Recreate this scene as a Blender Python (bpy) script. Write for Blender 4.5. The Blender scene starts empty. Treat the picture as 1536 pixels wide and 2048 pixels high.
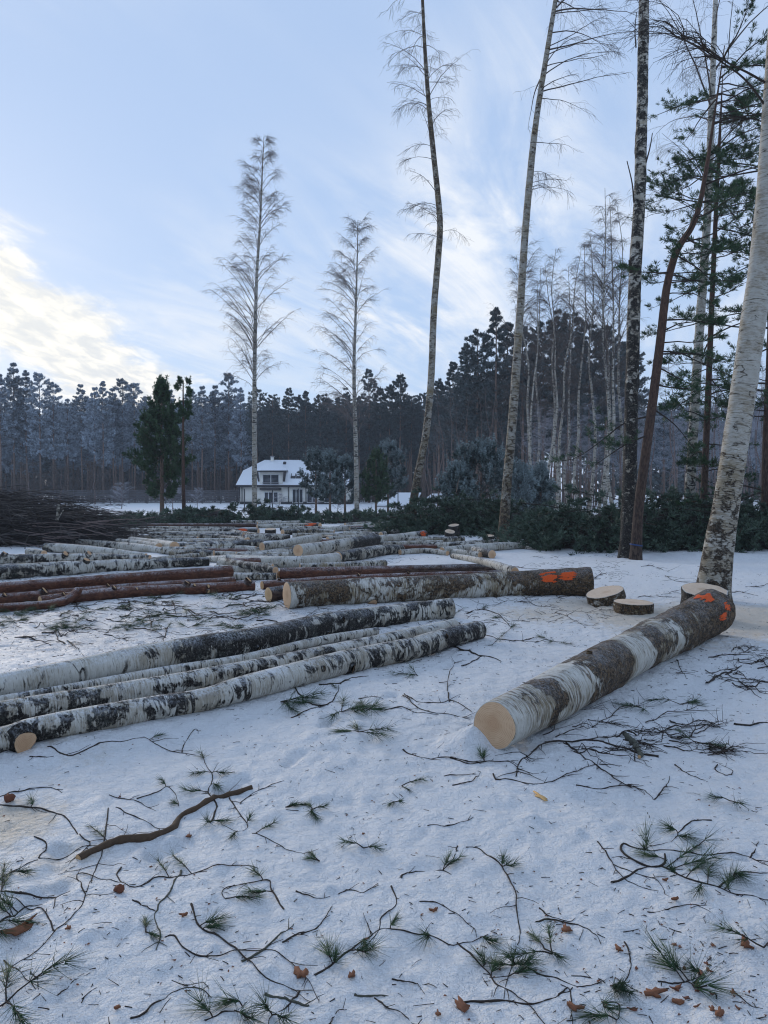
import bpy, math, random
import numpy as np

rng = np.random.default_rng(7)
random.seed(7)
C = bpy.context.scene.collection
SC = bpy.context.scene

# ------------------------------------------------------------------ camera
CAMZ, FPX, PW, PH, HOR = 1.55, 1539.0, 1536, 2048, 986.0
PITCH = math.atan((PH / 2 - HOR) / FPX)
cam_d = bpy.data.cameras.new('camera')
cam_d.sensor_fit = 'VERTICAL'
cam_d.sensor_height = 34.6
cam_d.lens = 34.6 * FPX / PH
cam_d.clip_start = 0.05
cam_d.clip_end = 4000
cam = bpy.data.objects.new('camera', cam_d)
C.objects.link(cam)
cam.location = (0, 0, CAMZ)
cam.rotation_euler = (math.radians(90) - PITCH, 0, 0)
SC.camera = cam

# ------------------------------------------------------------------ sky, sun, exposure
SUN_AZ, SUN_EL = math.radians(-32), math.radians(14.5)
world = bpy.data.worlds.new('World')
SC.world = world
world.use_nodes = True
EXPO = 0.22
HAZE_D = 0.0005


class NT:
    """short-hand for building node trees"""
    def __init__(self, tree):
        self.t = tree
        tree.nodes.clear()

    def n(self, kind, **kw):
        nd = self.t.nodes.new(kind)
        for k, v in kw.items():
            setattr(nd, k, v)
        return nd

    def l(self, a, b):
        self.t.links.new(a, b)

    def put(self, sock, v):
        if hasattr(v, 'is_output'):
            self.l(v, sock)
        elif isinstance(v, (tuple, list)) and len(v) == 3 and sock.type == 'RGBA':
            sock.default_value = (*v, 1)
        else:
            sock.default_value = v

    def math(self, op, a, b=None, c=None, clamp=False):
        m = self.n('ShaderNodeMath', operation=op, use_clamp=clamp)
        self.put(m.inputs[0], a)
        if b is not None:
            self.put(m.inputs[1], b)
        if c is not None:
            self.put(m.inputs[2], c)
        return m.outputs[0]

    def vmath(self, op, a, b=None):
        m = self.n('ShaderNodeVectorMath', operation=op)
        self.put(m.inputs[0], a)
        if b is not None:
            self.put(m.inputs[1], b)
        return m.outputs[1] if op in ('LENGTH', 'DOT_PRODUCT', 'DISTANCE') else m.outputs[0]

    def mix(self, f, a, b, mode='MIX'):
        m = self.n('ShaderNodeMix', data_type='RGBA', blend_type=mode)
        self.put(m.inputs[0], f)
        self.put(m.inputs[6], a)
        self.put(m.inputs[7], b)
        return m.outputs[2]

    def noise(self, vec, scale, detail=3, rough=0.55, dist=0.0):
        m = self.n('ShaderNodeTexNoise')
        self.put(m.inputs['Vector'], vec)
        m.inputs['Scale'].default_value = scale
        m.inputs['Detail'].default_value = detail
        m.inputs['Roughness'].default_value = rough
        m.inputs['Distortion'].default_value = dist
        return m.outputs[0]

    def ss(self, v, lo, hi):
        m = self.n('ShaderNodeMapRange', interpolation_type='SMOOTHSTEP')
        self.put(m.inputs[0], v)
        self.put(m.inputs[1], lo)
        self.put(m.inputs[2], hi)
        return m.outputs[0]

    def lin(self, v, lo, hi, a=0.0, b=1.0):
        m = self.n('ShaderNodeMapRange')
        self.put(m.inputs[0], v)
        m.inputs[1].default_value = lo
        m.inputs[2].default_value = hi
        m.inputs[3].default_value = a
        m.inputs[4].default_value = b
        return m.outputs[0]

    def xyz(self, x, y, z):
        m = self.n('ShaderNodeCombineXYZ')
        for i, v in enumerate((x, y, z)):
            self.put(m.inputs[i], v)
        return m.outputs[0]

    def sep(self, v):
        m = self.n('ShaderNodeSeparateXYZ')
        self.put(m.inputs[0], v)
        return m.outputs


def build_world():
    g = NT(world.node_tree)
    d = g.n('ShaderNodeTexCoord').outputs['Generated']
    sky = g.n('ShaderNodeTexSky', sky_type='NISHITA', sun_disc=False)
    sky.sun_elevation = SUN_EL
    sky.sun_rotation = SUN_AZ
    sky.air_density = 1.0
    sky.dust_density = 0.35
    sky.ozone_density = 1.6
    x, y, z = g.sep(d)
    zc = g.math('MAXIMUM', z, 0.0)
    inv = g.math('DIVIDE', 1.0, g.math('ADD', zc, 0.12))
    px, py = g.math('MULTIPLY', x, inv), g.math('MULTIPLY', y, inv)
    # thin cirrus drawn out along one wind direction
    ca, sa = math.cos(math.radians(62)), math.sin(math.radians(62))
    u = g.math('ADD', g.math('MULTIPLY', px, ca), g.math('MULTIPLY', py, sa))
    v = g.math('SUBTRACT', g.math('MULTIPLY', py, ca), g.math('MULTIPLY', px, sa))
    wisp = g.noise(g.xyz(g.math('MULTIPLY', u, 0.9), g.math('MULTIPLY', v, 3.0), 0.3), 1.2, 8, 0.62, 0.7)
    puff = g.noise(g.xyz(px, py, 4.2), 2.3, 8, 0.62, 0.3)
    fleck = g.noise(g.xyz(g.math('MULTIPLY', px, 2.4), g.math('MULTIPLY', py, 1.0), 9.0), 5.0, 6, 0.6, 0.4)
    # where the clouds are: azimuth/elevation in degrees
    az = g.math('MULTIPLY', g.math('ARCTAN2', x, y), 57.2958)
    el = g.math('MULTIPLY', g.math('ARCSINE', z), 57.2958)

    def lump(a0, e0, ang, hl, hw):
        c_, s_ = math.cos(math.radians(ang)), math.sin(math.radians(ang))
        da, de = g.math('SUBTRACT', az, a0), g.math('SUBTRACT', el, e0)
        p = g.math('DIVIDE', g.math('ADD', g.math('MULTIPLY', da, c_), g.math('MULTIPLY', de, s_)), hl)
        q = g.math('DIVIDE', g.math('SUBTRACT', g.math('MULTIPLY', de, c_), g.math('MULTIPLY', da, s_)), hw)
        r2 = g.math('ADD', g.math('MULTIPLY', p, p), g.math('MULTIPLY', q, q))
        return g.math('POWER', 2.718, g.math('MULTIPLY', r2, -1.0))
    bank = lump(-24.0, 11.4, -34, 17, 3.3)
    veil = lump(6.5, 19.5, 55, 17, 6.0)
    veil2 = lump(15, 12, 20, 11, 7.0)
    cover = g.ss(g.noise(g.xyz(px, py, 1.7), 0.55, 3, 0.5), 0.42, 0.75)
    cir = g.math('MULTIPLY', g.ss(g.math('ADD', wisp, g.math('MULTIPLY', puff, 0.35)), 0.52, 0.92),
                 g.math('ADD', g.math('MULTIPLY', cover, 0.55),
                        g.math('ADD', g.math('MULTIPLY', veil, 1.05), g.math('MULTIPLY', veil2, 0.4))), clamp=True)
    bk = g.ss(g.math('ADD', g.math('MULTIPLY', bank, 1.25),
                     g.math('ADD', g.math('MULTIPLY', g.math('SUBTRACT', puff, 0.5), 1.5),
                            g.math('MULTIPLY', g.math('SUBTRACT', fleck, 0.5), 0.55))), 0.30, 0.85)
    sd = (math.sin(SUN_AZ) * math.cos(SUN_EL), math.cos(SUN_AZ) * math.cos(SUN_EL), math.sin(SUN_EL))
    cosg = g.math('MAXIMUM', g.vmath('DOT_PRODUCT', g.vmath('NORMALIZE', d), sd), 0.0)
    glow = g.math('POWER', cosg, 9.0)
    # clouds forward-scatter the sun: brightest and warmest close to it
    cc = g.mix(glow, (CL[0], CL[1], CL[2]), (CB[0], CB[1], CB[2]))
    base = g.mix(HAZE_SKY, sky.outputs[0], HAZE_COL)
    col = g.mix(cir, base, cc)
    shade = g.mix(g.ss(fleck, 0.35, 0.65), (0.76, 0.80, 0.86), (1.04, 1.03, 1.0))
    col = g.mix(bk, col, g.mix(1.0, cc, shade, 'MULTIPLY'))
    bg = g.n('ShaderNodeBackground')
    g.l(col, bg.inputs[0])
    bg.inputs[1].default_value = SKY_STR
    out = g.n('ShaderNodeOutputWorld')
    g.l(bg.outputs[0], out.inputs[0])


SKY_STR = 0.10
CL, CB = (7.5, 8.0, 8.8), (10.2, 9.8, 9.0)
HAZE_SKY, HAZE_COL = 0.78, (4.4, 5.85, 8.5)
build_world()

sun_d = bpy.data.lights.new('sun', 'SUN')
sun_d.energy = 1.5
sun_d.angle = math.radians(20)
sun_d.color = (1.0, 0.88, 0.74)
sun = bpy.data.objects.new('sun', sun_d)
C.objects.link(sun)
sun.location = (-60, 100, 60)
sun.rotation_euler = (math.radians(90) - SUN_EL, 0, math.pi - SUN_AZ)

SC.view_settings.view_transform = 'Standard'
SC.view_settings.look = 'None'
SC.view_settings.gamma = 1
SC.view_settings.use_curve_mapping = False
SC.view_settings.exposure = EXPO
SC.cycles.use_denoising = True
SC.cycles.filter_width = 1.15
SC.cycles.max_bounces = 6
SC.cycles.diffuse_bounces = 3
SC.cycles.glossy_bounces = 2
SC.cycles.transmission_bounces = 3
SC.cycles.volume_bounces = 1
SC.cycles.caustics_reflective = False
SC.cycles.caustics_refractive = False

# ------------------------------------------------------------------ numeric helpers
def _hash(ix, iy, iz):
    h = (ix * 374761393 + iy * 668265263 + iz * 2147483647 + 974711) & 0xFFFFFFFF
    h = ((h ^ (h >> 13)) * 1274126177) & 0xFFFFFFFF
    h = ((h ^ (h >> 16)) * 2246822519) & 0xFFFFFFFF
    return ((h ^ (h >> 15)) & 0xFFFFFF) / float(0xFFFFFF)


def vnoise(x, y, z=0.0):
    """value noise in -1..1 on numpy arrays"""
    x, y, z = np.broadcast_arrays(np.asarray(x, float), np.asarray(y, float), np.asarray(z, float))
    fx, fy, fz = np.floor(x), np.floor(y), np.floor(z)
    ix, iy, iz = fx.astype(np.int64), fy.astype(np.int64), fz.astype(np.int64)
    tx, ty, tz = x - fx, y - fy, z - fz
    tx, ty, tz = (t * t * (3 - 2 * t) for t in (tx, ty, tz))
    r = 0
    for dx in (0, 1):
        for dy in (0, 1):
            for dz in (0, 1):
                w = (tx if dx else 1 - tx) * (ty if dy else 1 - ty) * (tz if dz else 1 - tz)
                r = r + w * _hash(ix + dx, iy + dy, iz + dz)
    return r * 2 - 1


def fbm(x, y, z=0.0, o=3):
    r, a, s = 0, 1.0, 0
    for i in range(o):
        r = r + a * vnoise(x * 2 ** i + 17.3 * i, y * 2 ** i - 9.1 * i, z * 2 ** i + 3.7 * i)
        s += a
        a *= 0.5
    return r / s


def nrm(v):
    return v / np.maximum(np.linalg.norm(v, axis=-1, keepdims=True), 1e-9)


class MB:
    """collects vertices and faces; build() links them as one mesh object"""
    def __init__(self):
        self.V, self.F, self.A, self.n = [], [], {}, 0
        self.mi = []

    def add(self, V, F, mat=0, **attrs):
        V = np.asarray(V, float).reshape(-1, 3)
        F = np.asarray(F, np.int64)
        for k in set(self.A) | set(attrs):
            self.A.setdefault(k, [])
        self.V.append(V)
        self.F.append(F + self.n)
        self.mi.append(np.full(len(F), mat, np.int32))
        for k in self.A:
            have = sum(len(a) for a in self.A[k])
            wid = 3 if k == 'bc' else 1
            if have < self.n:
                self.A[k].append(np.zeros((self.n - have, wid)))
            a = attrs.get(k)
            a = np.zeros((len(V), wid)) if a is None else np.broadcast_to(np.asarray(a, float).reshape(-1, wid), (len(V), wid))
            self.A[k].append(a)
        self.n += len(V)

    def data(self, name, mats, smooth=True):
        me = bpy.data.meshes.new(name)
        V = np.concatenate(self.V)
        me.vertices.add(len(V))
        me.vertices.foreach_set('co', V.astype(np.float32).ravel())
        sizes = np.concatenate([np.full(len(f), f.shape[1], np.int32) for f in self.F])
        loops = np.concatenate([f.ravel() for f in self.F]).astype(np.int32)
        me.loops.add(len(loops))
        me.loops.foreach_set('vertex_index', loops)
        me.polygons.add(len(sizes))
        st = np.concatenate([[0], np.cumsum(sizes)[:-1]]).astype(np.int32)
        me.polygons.foreach_set('loop_start', st)
        me.polygons.foreach_set('material_index', np.concatenate(self.mi))
        if smooth:
            me.polygons.foreach_set('use_smooth', np.ones(len(sizes), bool))
        for k, L in self.A.items():
            A = np.concatenate(L).astype(np.float32)
            if k == 'bc':
                at = me.attributes.new('bc', 'FLOAT_VECTOR', 'POINT')
                at.data.foreach_set('vector', A.ravel())
            else:
                at = me.attributes.new(k, 'FLOAT', 'POINT')
                at.data.foreach_set('value', A.ravel())
        for m in (mats if isinstance(mats, (list, tuple)) else [mats]):
            me.materials.append(MAT[m])
        me.update(calc_edges=True)
        return me

    def build(self, name, mats, parent=None, smooth=True, loc=None):
        return link(name, self.data(name, mats, smooth), parent, loc)


def link(name, data, parent=None, loc=None):
    o = bpy.data.objects.new(name, data)
    C.objects.link(o)
    if parent is not None:
        o.parent = parent
    if loc is not None:
        o.location = loc
    return o


def tag(o, label, cat=None, group=None, kind=None):
    if label:
        o['label'] = label
    if cat:
        o['category'] = cat
    if group:
        o['group'] = group
    if kind:
        o['kind'] = kind
    return o


def empty(name, loc, label, cat, group=None):
    o = link(name, None, None, tuple(float(c) for c in loc))
    o.empty_display_size = 0.1
    return tag(o, label, cat, group)


def copy_tree(o, parent=None):
    c = o.copy()
    C.objects.link(c)
    if parent is not None:
        c.parent = parent
    for ch in list(o.children):
        copy_tree(ch, c)
    return c


def resample(P, n):
    """Catmull-Rom resampling of rows of P (any width) to n rows"""
    P = np.asarray(P, float)
    if len(P) == 2:
        t = np.linspace(0, 1, n)[:, None]
        return P[0] * (1 - t) + P[1] * t
    d = np.concatenate([[0], np.cumsum(np.linalg.norm(np.diff(P[:, :3], axis=0), axis=1))])
    q = np.vstack([2 * P[0] - P[1], P, 2 * P[-1] - P[-2]])
    s = np.linspace(0, d[-1], n)
    i = np.clip(np.searchsorted(d, s, 'right') - 1, 0, len(P) - 2)
    t = ((s - d[i]) / np.maximum(d[i + 1] - d[i], 1e-9))[:, None]
    a, b, c, e = q[i], q[i + 1], q[i + 2], q[i + 3]
    return 0.5 * (2 * b + (c - a) * t + (2 * a - 5 * b + 4 * c - e) * t ** 2 + (3 * b - a - 3 * c + e) * t ** 3)


def frames(P):
    T = nrm(np.gradient(P, axis=-2))
    m = nrm(T.mean(axis=-2, keepdims=True))
    ref = np.where(np.abs(m[..., 2:3]) > 0.8, np.array([1.0, 0.15, 0.0]), np.array([0.0, 0.1, 1.0]))
    N = nrm(ref - (ref * T).sum(-1, keepdims=True) * T)
    B = np.cross(T, N)
    return T, N, B


def tubes(P, R, sides):
    """P[M,N,3], R[M,N] -> verts, quad faces, bark coords"""
    M, N, _ = P.shape
    T, Nn, B = frames(P)
    th = np.arange(sides) / sides * 2 * math.pi
    c, s = np.cos(th), np.sin(th)
    V = P[:, :, None, :] + R[:, :, None, None] * (c[None, None, :, None] * Nn[:, :, None, :] + s[None, None, :, None] * B[:, :, None, :])
    L = np.concatenate([np.zeros((M, 1)), np.cumsum(np.linalg.norm(np.diff(P, axis=1), axis=2), axis=1)], axis=1)
    bc = np.stack([R[:, :, None] * c, R[:, :, None] * s, np.broadcast_to(L[:, :, None], (M, N, sides))], -1)
    idx = np.arange(M * N * sides).reshape(M, N, sides)
    a = idx[:, :-1, :]
    b = idx[:, 1:, :]
    F = np.stack([a, np.roll(a, -1, 2), np.roll(b, -1, 2), b], -1).reshape(-1, 4)
    return V.reshape(-1, 3), F, bc.reshape(-1, 3)


def curves(base, az, e0, e1, ln, n, wob=0.1, r=None):
    """branches: heading az, elevation running from e0 to e1 along the length"""
    r = r or rng
    M = len(base)
    t = np.linspace(0, 1, n)[None, :]
    el = e0[:, None] + (e1 - e0)[:, None] * t + r.normal(0, wob, (M, n))
    a = az[:, None] + np.cumsum(r.normal(0, wob, (M, n)), axis=1) * 0.6
    D = np.stack([np.sin(a) * np.cos(el), np.cos(a) * np.cos(el), np.sin(el)], -1)
    st = (ln / (n - 1))[:, None, None] * D
    P = base[:, None, :] + np.concatenate([np.zeros((M, 1, 3)), np.cumsum(st[:, 1:], axis=1)], axis=1)
    return P


def children_of(P, k, t0=0.25, t1=1.0, r=None):
    """k start points on every curve: positions, heading, elevation, t, parent index"""
    r = r or rng
    M, N, _ = P.shape
    t = np.sort(r.uniform(t0, t1, (M, k)), axis=1) * (N - 1)
    i = np.clip(t.astype(int), 0, N - 2)
    f = (t - i)[..., None]
    m = np.arange(M)[:, None]
    pos = P[m, i] * (1 - f) + P[m, i + 1] * f
    d = nrm(P[m, i + 1] - P[m, i])
    par = np.broadcast_to(m, (M, k)).ravel()
    return pos.reshape(-1, 3), np.arctan2(d[..., 0], d[..., 1]).ravel(), np.arcsin(np.clip(d[..., 2], -1, 1)).ravel(), (t / (N - 1)).ravel(), par


def taper(r0, r1, n):
    t = np.linspace(0, 1, n)[None, :]
    return np.asarray(r0)[:, None] * (1 - t) + np.asarray(r1)[:, None] * t


def needles(pos, dirv, n, ln, wid, spread, r=None, solid=False):
    """tufts of thin blades: pos[M,3], dirv[M,3]; returns verts, faces, tip, rnd"""
    r = r or rng
    M = len(pos)
    ln = np.broadcast_to(np.asarray(ln, float), (M,))
    d = nrm(dirv)[:, None, :] + r.normal(0, 1, (M, n, 3)) * np.broadcast_to(spread, (M,))[:, None, None]
    d = nrm(d)
    L = ln[:, None] * r.uniform(0.7, 1.15, (M, n))
    side = nrm(np.cross(d, r.normal(0, 1, (M, n, 3))))
    w = wid * (ln[:, None, None] / max(ln.mean(), 1e-6)) ** 0.5
    p = pos[:, None, :] + d * (L * 0.05)[..., None]
    tipp = p + d * L[..., None]
    if solid:
        s2 = np.cross(d, side)
        droop = np.zeros_like(p)
        V = np.stack([p + side * w, p - side * w * .5 + s2 * w * .87, p - side * w * .5 - s2 * w * .87, tipp + droop], 2)
        q = np.arange(M * n)[:, None] * 4
        F = np.concatenate([q + np.array([[0, 1, 3]]), q + np.array([[1, 2, 3]]), q + np.array([[2, 0, 3]])])
        k = 4
        tip = np.tile([0, 0, 0, 1.0], M * n)
    else:
        mid = p + d * (L * 0.55)[..., None]
        V = np.stack([p, mid + side * w, tipp, mid - side * w], 2)
        q = np.arange(M * n)[:, None] * 4
        F = q + np.array([[0, 1, 2, 3]])
        k = 4
        tip = np.tile([0, .6, 1.0, .6], M * n)
    rnd = np.repeat(r.uniform(0, 1, M), n * k)
    return V.reshape(-1, 3), F, tip, rnd


# ------------------------------------------------------------------ picture -> place
def ray(px, py):
    u, v = (px - PW / 2) / FPX, (PH / 2 - py) / FPX
    cp, sp = math.cos(PITCH), math.sin(PITCH)
    d = np.array([u, cp + v * sp, -sp + v * cp])
    return d


def at(px, py, Y):
    d = ray(px, py)
    return np.array([0, 0, CAMZ]) + d * (Y / d[1])


BUMPS = []   # (x, y, radius, height) extra heaps and dents of snow
PRINTS = np.zeros((0, 4))   # boot prints: the same, many and small


def height(x, y):
    x, y = np.asarray(x, float), np.asarray(y, float)
    far = np.clip((np.hypot(x, y) - 30) / 40, 0, 1)
    h = 0.045 * vnoise(x * 0.33 + 5, y * 0.33) + 0.03 * vnoise(x * 0.9, y * 0.75 + 3)
    h = h + (0.022 * vnoise(x * 2.6 + .2 * y, y * 2.1, 1.5) + 0.010 * fbm(x * 6.0, y * 5.0, 4.4, 2) + 0.011 * vnoise(x * 11, y * 9, 2.2) + 0.006 * vnoise(x * 25, y * 21, 5.2)) * (1 - far)
    h = h * (1 - 0.7 * far)
    for bx, by, br, bh in BUMPS:
        h = h + bh * np.exp(-((x - bx) ** 2 + (y - by) ** 2) / br ** 2)
    if len(PRINTS):
        sh = h.shape
        xf, yf, hf = np.ravel(x), np.ravel(y), np.array(np.ravel(h), float)
        if xf.size < 64:
            d2 = (xf[:, None] - PRINTS[:, 0]) ** 2 + (yf[:, None] - PRINTS[:, 1]) ** 2
            hf = hf + (PRINTS[:, 3] * np.exp(-(d2 / PRINTS[:, 2] ** 2) ** 1.6)).sum(1)
        else:
            near = np.nonzero(np.hypot(xf, yf) < 22)[0]
            for bx, by, br, bh in PRINTS:
                k = near[(np.abs(xf[near] - bx) < .3) & (np.abs(yf[near] - by) < .3)]
                if len(k):
                    hf[k] += bh * np.exp(-(((xf[k] - bx) ** 2 + (yf[k] - by) ** 2) / br ** 2) ** 1.6)
        h = hf.reshape(sh)
    return h


def ground(px, py, lift=0.0):
    d = ray(px, py)
    z = 0.0
    for _ in range(8):
        t = (CAMZ - z - lift) / max(-d[2], 1e-4)
        p = d * t
        z = 0.5 * z + 0.5 * float(height(p[0], p[1]))
    return np.array([p[0], p[1], float(height(p[0], p[1])) + lift])


def on_ground(px, py, rpx, lift=0.0):
    """centre and radius of something round whose picture centre/radius are given and which lies on the ground"""
    d = ray(px, py)
    z = 0.0
    for _ in range(8):
        t = (CAMZ - lift - z) / (rpx / FPX - d[2])
        p = d * t
        z = 0.5 * z + 0.5 * float(height(p[0], p[1]))
    return np.array([0, 0, CAMZ]) + d * t, rpx * t / FPX


# ------------------------------------------------------------------ materials
MAT = {}


def material(name):
    m = bpy.data.materials.new(name)
    m.use_nodes = True
    g = NT(m.node_tree)
    b = g.n('ShaderNodeBsdfPrincipled')
    o = g.n('ShaderNodeOutputMaterial')
    g.l(b.outputs[0], o.inputs[0])
    b.inputs['Specular IOR Level'].default_value = 0.25
    b.inputs['Roughness'].default_value = 0.8
    MAT[name] = m
    return g, b


def bump(g, b, h, dist, strength=1.0):
    n = g.n('ShaderNodeBump')
    n.inputs['Distance'].default_value = dist
    n.inputs['Strength'].default_value = strength
    g.l(h, n.inputs['Height'])
    g.l(n.outputs[0], b.inputs['Normal'])


def flat(name, col, rough=0.8, var=0.25, scale=9.0, spec=0.25):
    g, b = material(name)
    p = g.n('ShaderNodeTexCoord').outputs['Object']
    n = g.noise(p, scale, 4, 0.6)
    lo = tuple(c * (1 - var) for c in col)
    hi = tuple(min(1, c * (1 + var)) for c in col)
    g.l(g.mix(n, lo, hi), b.inputs['Base Color'])
    b.inputs['Roughness'].default_value = rough
    b.inputs['Specular IOR Level'].default_value = spec
    return g, b


def frosty(g, col, amount, scale=60.0, lo=0.25):
    """rime lying on faces that look up"""
    nz = g.sep(g.n('ShaderNodeNewGeometry').outputs['Normal'])[2]
    pos = g.n('ShaderNodeNewGeometry').outputs['Position']
    n = g.noise(pos, scale, 3, 0.7)
    n2 = g.noise(pos, scale * 0.09, 2, 0.6)
    f = g.math('MULTIPLY', g.ss(nz, lo, 0.95), g.ss(g.math('ADD', n, g.math('MULTIPLY', n2, 0.5)), 0.66, 0.92))
    return g.mix(g.math('MULTIPLY', f, amount, clamp=True), col, (0.72, 0.75, 0.80))


def bark_coords(g, jitter=True):
    a = g.n('ShaderNodeAttribute', attribute_name='bc').outputs['Vector']
    dk = g.n('ShaderNodeAttribute', attribute_name='dk').outputs['Fac']
    if jitter:
        rnd = g.n('ShaderNodeObjectInfo').outputs['Random']
        a = g.vmath('ADD', a, g.xyz(0.0, 0.0, g.math('MULTIPLY', rnd, 137.0)))
    return a, dk


def make_birch_bark(name, tone=1.0, olive=0.35, frost=0.5, patch=1.0, ringy=1.0, rw=0.952, brown=0.0, lying=False):
    g, b = material(name)
    v, dk = bark_coords(g)
    x, y, z = g.sep(v)

    def sc(a, c):
        return g.xyz(g.math('MULTIPLY', x, a), g.math('MULTIPLY', y, a), g.math('MULTIPLY', z, c))
    white = g.mix(g.noise(sc(9, 14), 1.0, 5, 0.65), (0.37 * tone, 0.345 * tone, 0.29 * tone), (0.67 * tone, 0.645 * tone, 0.585 * tone))
    # grime and algae drawn out round the stem, between peeling strips
    streak = g.noise(sc(10, 75), 1.0, 5, 0.68, 0.4)
    area = g.noise(sc(2.6, 3.0), 1.0, 3, 0.6)
    gm = g.ss(g.math('ADD', g.math('MULTIPLY', streak, 0.75), g.math('ADD', g.math('MULTIPLY', area, 0.6), g.math('MULTIPLY', dk, 0.15))), 0.64, 0.86)
    gcol = g.mix(g.noise(sc(4, 5), 1.0, 3), (0.10, 0.070, 0.040), (0.27, 0.21, 0.115))
    white = g.mix(g.math('MULTIPLY', gm, olive), white, gcol)
    # lenticels
    strip = g.noise(sc(14, 95), 1.0, 3, 0.65)
    lenm = g.math('MULTIPLY', g.ss(strip, 0.585, 0.66), g.ss(g.noise(sc(5, 7), 1.0, 2), 0.28, 0.58))
    # dark rings at uneven spacing where branches sat
    rn = g.noise(sc(1.6, 7.5), 1.0, 2, 0.5, 0.5)
    ridge = g.math('SUBTRACT', 1.0, g.math('ABSOLUTE', g.math('MULTIPLY', g.math('SUBTRACT', rn, 0.5), 2.0)))
    rings = g.math('MULTIPLY', g.ss(g.math('ADD', ridge, g.math('MULTIPLY', g.math('SUBTRACT', g.noise(sc(24, 40), 1.0, 3, 0.7), 0.5), 0.10)), rw, rw + .033), g.ss(g.noise(sc(3.5, 5), 1.0, 2), 0.40, 0.55))
    # rough black bark
    patches = g.math('ADD', g.math('MULTIPLY', g.noise(sc(6.0, 7.5), 1.0, 6, 0.68, 0.5), 0.8), g.math('MULTIPLY', streak, 0.2))
    thr = g.math('SUBTRACT', 0.665, g.math('MULTIPLY', dk, 0.29 * patch))
    if lying:       # the weather side of a felled stem is grimier than its belly
        nz = g.sep(g.n('ShaderNodeNewGeometry').outputs['Normal'])[2]
        thr = g.math('SUBTRACT', thr, g.math('MULTIPLY', nz, 0.045))
    pm = g.ss(g.math('ADD', patches, g.math('MULTIPLY', g.math('SUBTRACT', g.noise(sc(60, 70), 1.0, 3, 0.7), 0.5), 0.10)), thr, g.math('ADD', thr, 0.045))
    flake = g.ss(g.noise(sc(48, 60), 1.0, 4, 0.72), 0.55, 0.66)
    dark = g.mix(g.noise(sc(40, 40), 1.0, 3), (0.010, 0.009, 0.008), (0.055, 0.046, 0.038))
    dark = g.mix(g.math('MULTIPLY', g.ss(g.noise(sc(6, 6), 1.0, 3), 0.52, 0.72), 0.55), dark, (0.105, 0.115, 0.095))
    dark = g.mix(brown, dark, g.mix(g.noise(sc(20, 50), 1.0, 4, 0.7), (0.060, 0.034, 0.016), (0.25, 0.155, 0.075)))
    crack = g.ss(g.noise(sc(30, 22), 1.0, 5, 0.75, 0.8), 0.44, 0.56)
    dark = g.mix(g.math('MULTIPLY', g.math('SUBTRACT', 1.0, crack), 0.8), dark, (0.010, 0.008, 0.007))
    fl2 = g.math('MULTIPLY', g.ss(g.noise(sc(22, 80), 1.0, 4, 0.7), 0.56, 0.64), g.ss(g.noise(sc(5, 6), 1.0, 3), 0.42, 0.6))
    dark = g.mix(g.math('MULTIPLY', g.math('MAXIMUM', g.math('MULTIPLY', flake, 0.6), fl2), 0.8), dark, (0.33, 0.30, 0.26))
    m1 = g.math('MAXIMUM', g.math('MULTIPLY', lenm, 0.8), g.math('MULTIPLY', rings, ringy))
    mm = g.math('MAXIMUM', m1, pm)
    col = g.mix(mm, white, dark)
    if frost:
        col = frosty(g, col, frost)
    g.l(col, b.inputs['Base Color'])
    b.inputs['Roughness'].default_value = 0.75
    hgt = g.math('ADD', g.math('MULTIPLY', strip, 0.30),
                 g.math('ADD', g.math('MULTIPLY', pm, 0.55), g.math('MULTIPLY', g.noise(sc(38, 30), 1.0, 4, 0.7), g.math('ADD', 0.2, pm))))
    hgt = g.math('ADD', hgt, g.math('MULTIPLY', g.math('MULTIPLY', crack, pm), 0.6))
    bump(g, b, hgt, 0.014, 0.9)


def make_pine_bark(name, c0, c1, c2, frost=0.45):
    g, b = material(name)
    v, dk = bark_coords(g)
    x, y, z = g.sep(v)

    def sc(a, c):
        return g.xyz(g.math('MULTIPLY', x, a), g.math('MULTIPLY', y, a), g.math('MULTIPLY', z, c))
    n = g.noise(sc(16, 7), 1.0, 5, 0.65, 0.5)
    col = g.mix(g.ss(n, 0.35, 0.68), c0, c1)
    col = g.mix(g.ss(g.noise(sc(45, 20), 1.0, 4, 0.7), 0.5, 0.72), col, c2)
    dark = g.mix(g.ss(g.noise(sc(30, 9), 1.0, 4, 0.6), 0.42, 0.6), (0.014, 0.011, 0.010), (0.085, 0.060, 0.045))
    col = g.mix(dk, col, dark)
    if frost:
        col = frosty(g, col, frost)
    g.l(col, b.inputs['Base Color'])
    bump(g, b, g.math('ADD', n, g.math('MULTIPLY', g.noise(sc(34, 10), 1.0, 4, 0.7), g.math('ADD', 0.4, dk))), 0.012, 0.8)


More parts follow.
